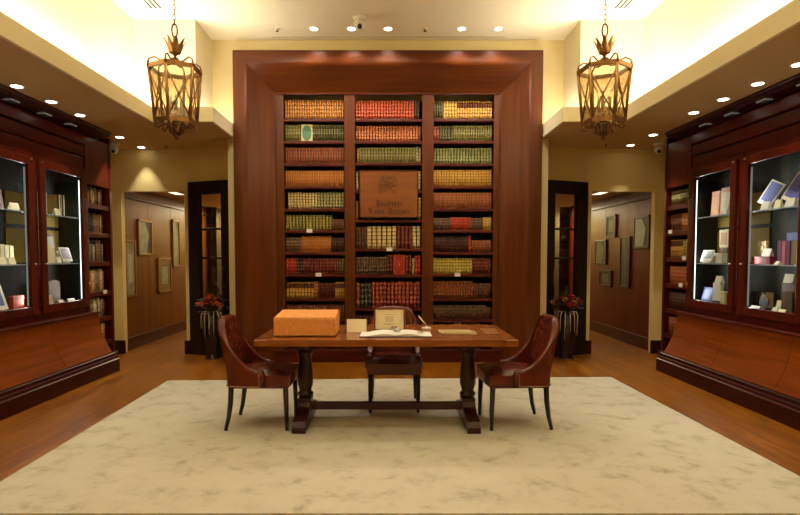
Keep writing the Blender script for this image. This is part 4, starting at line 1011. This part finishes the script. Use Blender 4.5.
# ---------------------------------------------------------------- lanterns
def lantern(loc, label, rz):
    r = thing('lantern', label, 'lantern', loc, rz, 'hanging lanterns')    # origin at the lowest tip
    zb, zt, rb, rt = .145, .59, .168, .210
    def hexp(k, rad, z): a = PI / 3 * k; return Vector((rad * math.cos(a), rad * math.sin(a), z))
    def rad(z): return rb + (rt - rb) * (z - zb) / (zt - zb)
    for za, zz in ((zb - .012, zb + .026), (zt - .016, zt + .02)):
        m = MB()
        for k in range(6):
            q = [hexp(k, rad(za) + .008, za), hexp(k + 1, rad(za) + .008, za), hexp(k + 1, rad(zz) + .008, zz), hexp(k, rad(zz) + .008, zz)]
            i_ = [Vector((v.x * .93, v.y * .93, v.z)) for v in q]
            m.add(q + i_, [(0, 1, 2, 3), (7, 6, 5, 4), (0, 4, 5, 1), (3, 2, 6, 7), (0, 3, 7, 4), (1, 5, 6, 2)])
        m.build('rim', BRASS, r)
    for k in range(6):
        MB().tube([hexp(k, rb, zb), hexp(k, rt, zt)], .012, 6).tube([hexp(k, rt, zt), hexp(k, rt + .004, zt + .045)], [.014, .006], 6).build('post', BRASS, r)
        ins = lambda k_, z: hexp(k_, rad(z) - .008, z)
        MB().add([ins(k, zb + .01), ins(k + 1, zb + .01), ins(k + 1, zt - .01), ins(k, zt - .01)], [(0, 1, 2, 3)]).build('glass_pane', AMBER, r)
        z0, z1 = zb + .03, zt - .04
        m = MB().tube([hexp(k, rad(z0), z0), hexp(k + 1, rad(z1), z1)], .006, 5).tube([hexp(k + 1, rad(z0), z0), hexp(k, rad(z1), z1)], .006, 5)
        c = (hexp(k, rad((z0 + z1) / 2), (z0 + z1) / 2) + hexp(k + 1, rad((z0 + z1) / 2), (z0 + z1) / 2)) / 2
        m.ball(c, .014, 1); m.build('cross_wire', BRASS, r)
        d = hexp(k, 1, 0)
        MB().tube([d * rt + Vector((0, 0, zt + .015)), d * (rt * .98) + Vector((0, 0, zt + .06)), d * (rt * .78) + Vector((0, 0, zt + .082)), d * (rt * .5) + Vector((0, 0, zt + .06)), d * (rt * .25) + Vector((0, 0, zt + .06)), d * .02 + Vector((0, 0, zt + .10))], .007, 6).build('top_scroll', BRASS, r)
        MB().tube([d * (rb * .96) + Vector((0, 0, zb)), d * (rb * .98) + Vector((0, 0, zb - .04)), d * (rb * .86) + Vector((0, 0, zb - .055)), d * (rb * .74) + Vector((0, 0, zb - .03)), d * (rb * .52) + Vector((0, 0, zb - .008)), d * (rb * .32) + Vector((0, 0, zb - .03)), d * (rb * .30) + Vector((0, 0, zb - .075)), d * .02 + Vector((0, 0, zb - .10))], [.009, .010, .007, .008, .010, .010, .010, .008], 6).build('bottom_scroll', BRASSD, r)
    MB().lathe([(.004, 0), (.012, .012), (.02, .03), (.012, .042), (.03, .055), (.034, .07), (.014, .085), (.010, .14)], 0, 0, 14).build('bottom_finial', BRASSD, r)
    MB().lathe([(.010, zt + .05), (.012, zt + .12), (.035, zt + .135), (.05, zt + .15), (.045, zt + .165), (.02, zt + .19), (.016, zt + .26), (.02, zt + .28)], 0, 0, 14).build('stem', BRASS, r)
    cr_ = MB()
    for k in range(8):
        a = 2 * PI * k / 8; d = Vector((math.cos(a), math.sin(a), 0)); t = Vector((-math.sin(a), math.cos(a), 0)); z = Vector((0, 0, 1))
        b0 = d * .045 + z * (zt + .14)
        P = [b0 - t * .014, b0 + t * .014, d * .06 + z * (zt + .20) + t * .022, d * .085 + z * (zt + .245) + t * .008, d * .108 + z * (zt + .262), d * .085 + z * (zt + .245) - t * .008, d * .06 + z * (zt + .20) - t * .022]
        Q = [p - d * .006 for p in P]
        cr_.add(P + Q, [tuple(range(7)), tuple(range(13, 6, -1))] + [(i, (i + 1) % 7, 7 + (i + 1) % 7, 7 + i) for i in range(7)])
    cr_.build('leaf_crown', BRASS, r)
    MB().tube([(math.cos(t) * .022, 0, zt + .33 + math.sin(t) * .055) for t in [2 * PI * q / 16 for q in range(16)]], .007, 6, True).build('ring', BRASSD, r)
    ch = MB(); z = zt + .375; i = 0; top_ = ZC - loc[2] - .02
    while z < top_:
        ax = (1, 0) if i % 2 else (0, 1)
        ch.tube([(ax[0] * math.cos(t) * .011, ax[1] * math.cos(t) * .011, z + .022 + math.sin(t) * .026) for t in [2 * PI * q / 10 for q in range(10)]], .0035, 5, True); z += .041; i += 1
    ch.build('chain', BRASSD, r)
    MB().lathe([(.05, top_ - .02), (.06, top_), (.06, top_ + .015)], 0, 0, 20).build('ceiling_canopy', BRASSD, r)
    MB().lathe([(.03, zb + .01), (.035, zb + .03), (.01, zb + .05), (.01, zb + .10)], 0, 0, 14).build('candle_holder', BRASSD, r)
    for k in range(3):
        a = 2 * PI * k / 3 + .4; x, y = .05 * math.cos(a), .05 * math.sin(a)
        cdl = MB().tube([(0, 0, zb + .09), (x * .6, y * .6, zb + .08), (x, y, zb + .10)], .005, 6).lathe([(.013, zb + .10), (.013, zb + .22)], x, y, 12).build('candle', CREAMP, r)
        MB().lathe([(.004, zb + .22), (.011, zb + .24), (.011, zb + .26), (.002, zb + .295)], x, y, 10).build('flame_bulb', BULB, cdl)
    return r
LY = 4.65
for s, px, lab in ((-1, 176.5, 'hexagonal brass and glass lantern hanging at the left side of the coffer'), (1, 603, 'hexagonal brass and glass lantern hanging at the right side of the coffer')):
    p = atY(px, 140.5, LY)
    if s < 0: ln0 = lantern((p.x, LY, p.z), lab, .54)
    else:
        l2 = copy_tree(ln0); l2.location = (p.x, LY, p.z); l2.rotation_euler = (0, 0, -.41); l2['label'] = lab

# ---------------------------------------------------------------- ceiling fittings and lights
def light(kind, loc, energy, col=(1, .8, .52), **kw):
    d = bpy.data.lights.new('lamp', kind); d.energy = energy; d.color = col
    for k, v in kw.items(): setattr(d, k, v)
    o = bpy.data.objects.new('lamp', d); C.objects.link(o); o.location = loc; return o
WARM = (1.0, .935, .81)
def downlight(x, y, z, label, group, power, proto=[None], r=.045, seen=True, ang=100, aim=None, blend=.7):
    if seen:
        if proto[0] is None:
            o = thing('downlight', label, 'ceiling light', (x, y, z), 0, group)
            MB().lathe([(r, 0), (r * 1.35, 0), (r * 1.35, -.006), (r, -.004)], 0, 0, 24).build('trim_ring', CEIL, o)
            MB().lathe([(r, -.0045), (r, -.0085)], 0, 0, 24).build('lens', DLM, o); proto[0] = o
        else:
            o = copy_tree(proto[0]); o.location = (x, y, z)
        tag(o, label, 'ceiling light', group)
    l = light('SPOT', (x, y, z - .02), power, WARM, spot_size=math.radians(ang), spot_blend=blend, shadow_soft_size=.05)
    if aim is not None: l.rotation_euler = (Vector(aim) - l.location).to_track_quat('-Z', 'Y').to_euler()
WH = ['nearest', 'second', 'third', 'fourth', 'fifth', 'sixth']
PS = 34
for s, pts in ((-1, [(16.8, 85.9), (51.3, 101.4), (80, 114.8), (119.7, 137), (141.3, 147)]), (1, [(798.7, 64), (757.8, 83.4), (723.4, 99), (693.7, 112.4), (653, 134.7), (630.5, 145)])):
    for i, (px, py) in enumerate(pts):
        p = atZ(px, py, ZS)
        downlight(p.x, p.y, ZS, 'small round downlight in the %s soffit, %s from the room front' % ('left' if s < 0 else 'right', ORD[i]), 'downlights in the side soffits', PS if p.y < 6.5 else (80 if p.y < 7.1 else 28), ang=84 if p.y < 6.5 else 62, blend=.7 if p.y < 6.5 else .35)
    for y in (.5, 1.6, 2.7, 3.6): downlight(s * 3.28, y, ZS, '', '', PS, seen=False, ang=80)
for i, (px, py) in enumerate(((314, 28.5), (351.5, 28.5), (388, 28.5), (461.5, 28.5), (498, 28.5))):
    p = atZ(px, py, ZC)
    downlight(p.x, p.y, ZC, 'small round downlight in the high ceiling before the bookcase, %s from left' % ORD[i], 'downlights before the bookcase', 50, ang=120)
# sprinkler heads, small soffit discs
for i, (px, py, z, lab) in enumerate(((277, 28.5, ZC, 'small sprinkler head in the high ceiling at the left end of the downlight row'), (425, 28.5, ZC, 'small sprinkler head in the high ceiling between the downlights'), (166, 145, ZS, 'small dark sprinkler head in the left soffit below the lantern'), (606, 143.5, ZS, 'small dark sprinkler head in the right soffit below the lantern'))):
    p = atZ(px, py, z)
    o = thing('sprinkler', lab, 'sprinkler', p, 0, 'sprinkler heads')
    MB().lathe([(.032, 0), (.032, -.006), (.014, -.01)], 0, 0, 18).build('cover_plate', SOFF if z == ZS else CEIL, o); MB().lathe([(.008, -.008), (.008, -.03), (.02, -.032), (.02, -.035)], 0, 0, 12).build('deflector', BRASSD, o)
# long slot in the ceiling
a, b = atZ(272, 37, ZC), atZ(505, 37, ZC)
tag(MB().box(a.x, b.x, a.y - .012, a.y + .012, ZC - .004, ZC, .001).build('ceiling_slot', plain('slot_grey', (196, 182, 146), .7), origin=((a.x + b.x) / 2, a.y, ZC)), 'long thin slot grille in the high ceiling before the bookcase', 'vent')
for s, lab in ((-1, 'left'), (1, 'right')):
    v = thing('slot_diffuser', 'slotted air diffuser in the high ceiling near the %s lantern' % lab, 'vent', (s * 2.55, 5.55, ZC), 0, 'slot diffusers')
    MB().box(-.10, .10, -.55, .55, -.004, 0, .001).build('plate', CEIL, v)
    for k in range(3): MB().box(-.062 + k * .05, -.038 + k * .05, -.53, .53, -.007, -.003).build('slot', BLACK, v)
# cameras
def cctv(loc, label, rz, dome=True, k=1.0):
    o = thing('security_camera', label, 'security camera', loc, rz)
    WP = plain('white_plastic', (226, 218, 196), .4, 0, .02)
    MB().lathe([(.07 * k, 0), (.07 * k, -.02 * k), (.055 * k, -.035 * k), (.03 * k, -.04 * k)], 0, 0, 24).build('mount_plate', WP, o)
    MB().ball((0, 0, -.085 * k), .058 * k, 3).build('housing', WP, o)
    d = Vector((0, -.8, -.45)).normalized()
    c = Vector((0, 0, -.085 * k))
    MB().tube([c + d * .035 * k, c + d * .075 * k], [.036 * k, .03 * k], 16).build('lens_barrel', WP, o)
    MB().tube([c + d * .074 * k, c + d * .079 * k], .024 * k, 16).build('lens', BLACK, o)
p = atZ(360, 16.5, ZC); cctv(p, 'white ceiling security camera above the bookcase between two downlights', 0, k=1.15)
p = atZ(113.5, 143, ZS); cctv(p, 'white security camera under the left soffit by the bookshelf end', .4)
p = atZ(659, 143, ZS); cctv(p, 'white security camera under the right soffit by the bookshelf end', -.4)
# corridor lights
for s, px, lab in ((1, 607, 'right'), (-1, 170, 'left')):
    p = atX(px, 192.5, s * 3.2)
    o = thing('ceiling_panel_light', 'flat lit ceiling panel in the %s corridor' % lab, 'ceiling light', (s * 3.45, 8.85, 2.42))
    MB().box(-.08, .08, -.2, .2, -.012, 0, .003).build('housing', CEIL, o); MB().box(-.065, .065, -.18, .18, -.015, -.011).build('diffuser', emit('panel_diffuser' + lab, (1, .84, .6), 2), o)
for s in (-1, 1):  # added fill lamps without fixtures, brightening the corridor walls and end wall
    for y in (8.6, 10.6): light('AREA', (s * 2.9, y, 2.39), 13 if s < 0 else 8, (1, .78, .46), size=.5)
    light('AREA', (s * 3.1, 11.75, 2.38), 50, (1, .84, .55), size=.3)
# coves
for s in (-1, 1):
    light('AREA', (s * 2.82, 2.0, 2.96), 170, (1, .96, .86), shape='RECTANGLE', size=.14, size_y=8.0).rotation_euler = (PI, 0, 0)
    light('AREA', (s * 2.45, 6.265, 2.96), 22, (1, .96, .86), shape='RECTANGLE', size=.6, size_y=.1).rotation_euler = (PI, 0, 0)
    light('AREA', (s * 2.09, 6.66, 2.96), 3, (1, .96, .86), shape='RECTANGLE', size=.1, size_y=.4).rotation_euler = (PI, 0, 0)
# unseen ceiling lamps over the carpet, plus spots added to brighten the upper bookcase
for x in (-1.3, 0, 1.3):
    for y in (1.2, 2.8, 4.4): downlight(x, y, ZC, '', '', 40, seen=False, ang=70)
    downlight(x, 5.0, ZC, '', '', 78, seen=False, ang=58, aim=(x * .95, 7.2, 2.75))
# cabinet interior light follows the strips
for s in (-1, 1):
    l = light('AREA', (s * 3.63, 6.30, 1.58), 3.4, (.95, .96, .90), shape='RECTANGLE', size=.03, size_y=1.35)
    l.rotation_euler = (PI / 2, 0, PI)
    l = light('AREA', (s * 3.63, 5.40, 1.58), 3.4, (.95, .96, .94), shape='RECTANGLE', size=.03, size_y=1.35)
    l.rotation_euler = (PI / 2, 0, PI)

w = bpy.data.worlds.new('world'); S.world = w; w.use_nodes = True
w.node_tree.nodes['Background'].inputs[0].default_value = (1, .8, .5, 1); w.node_tree.nodes['Background'].inputs[1].default_value = .02
S.view_settings.view_transform = 'Standard'; S.view_settings.look = 'None'; S.view_settings.gamma = 1; S.view_settings.use_curve_mapping = False
S.view_settings.exposure = -0.16
S.cycles.use_denoising = True
S.cycles.max_bounces = 8; S.cycles.transparent_max_bounces = 16; S.cycles.sample_clamp_indirect = 4
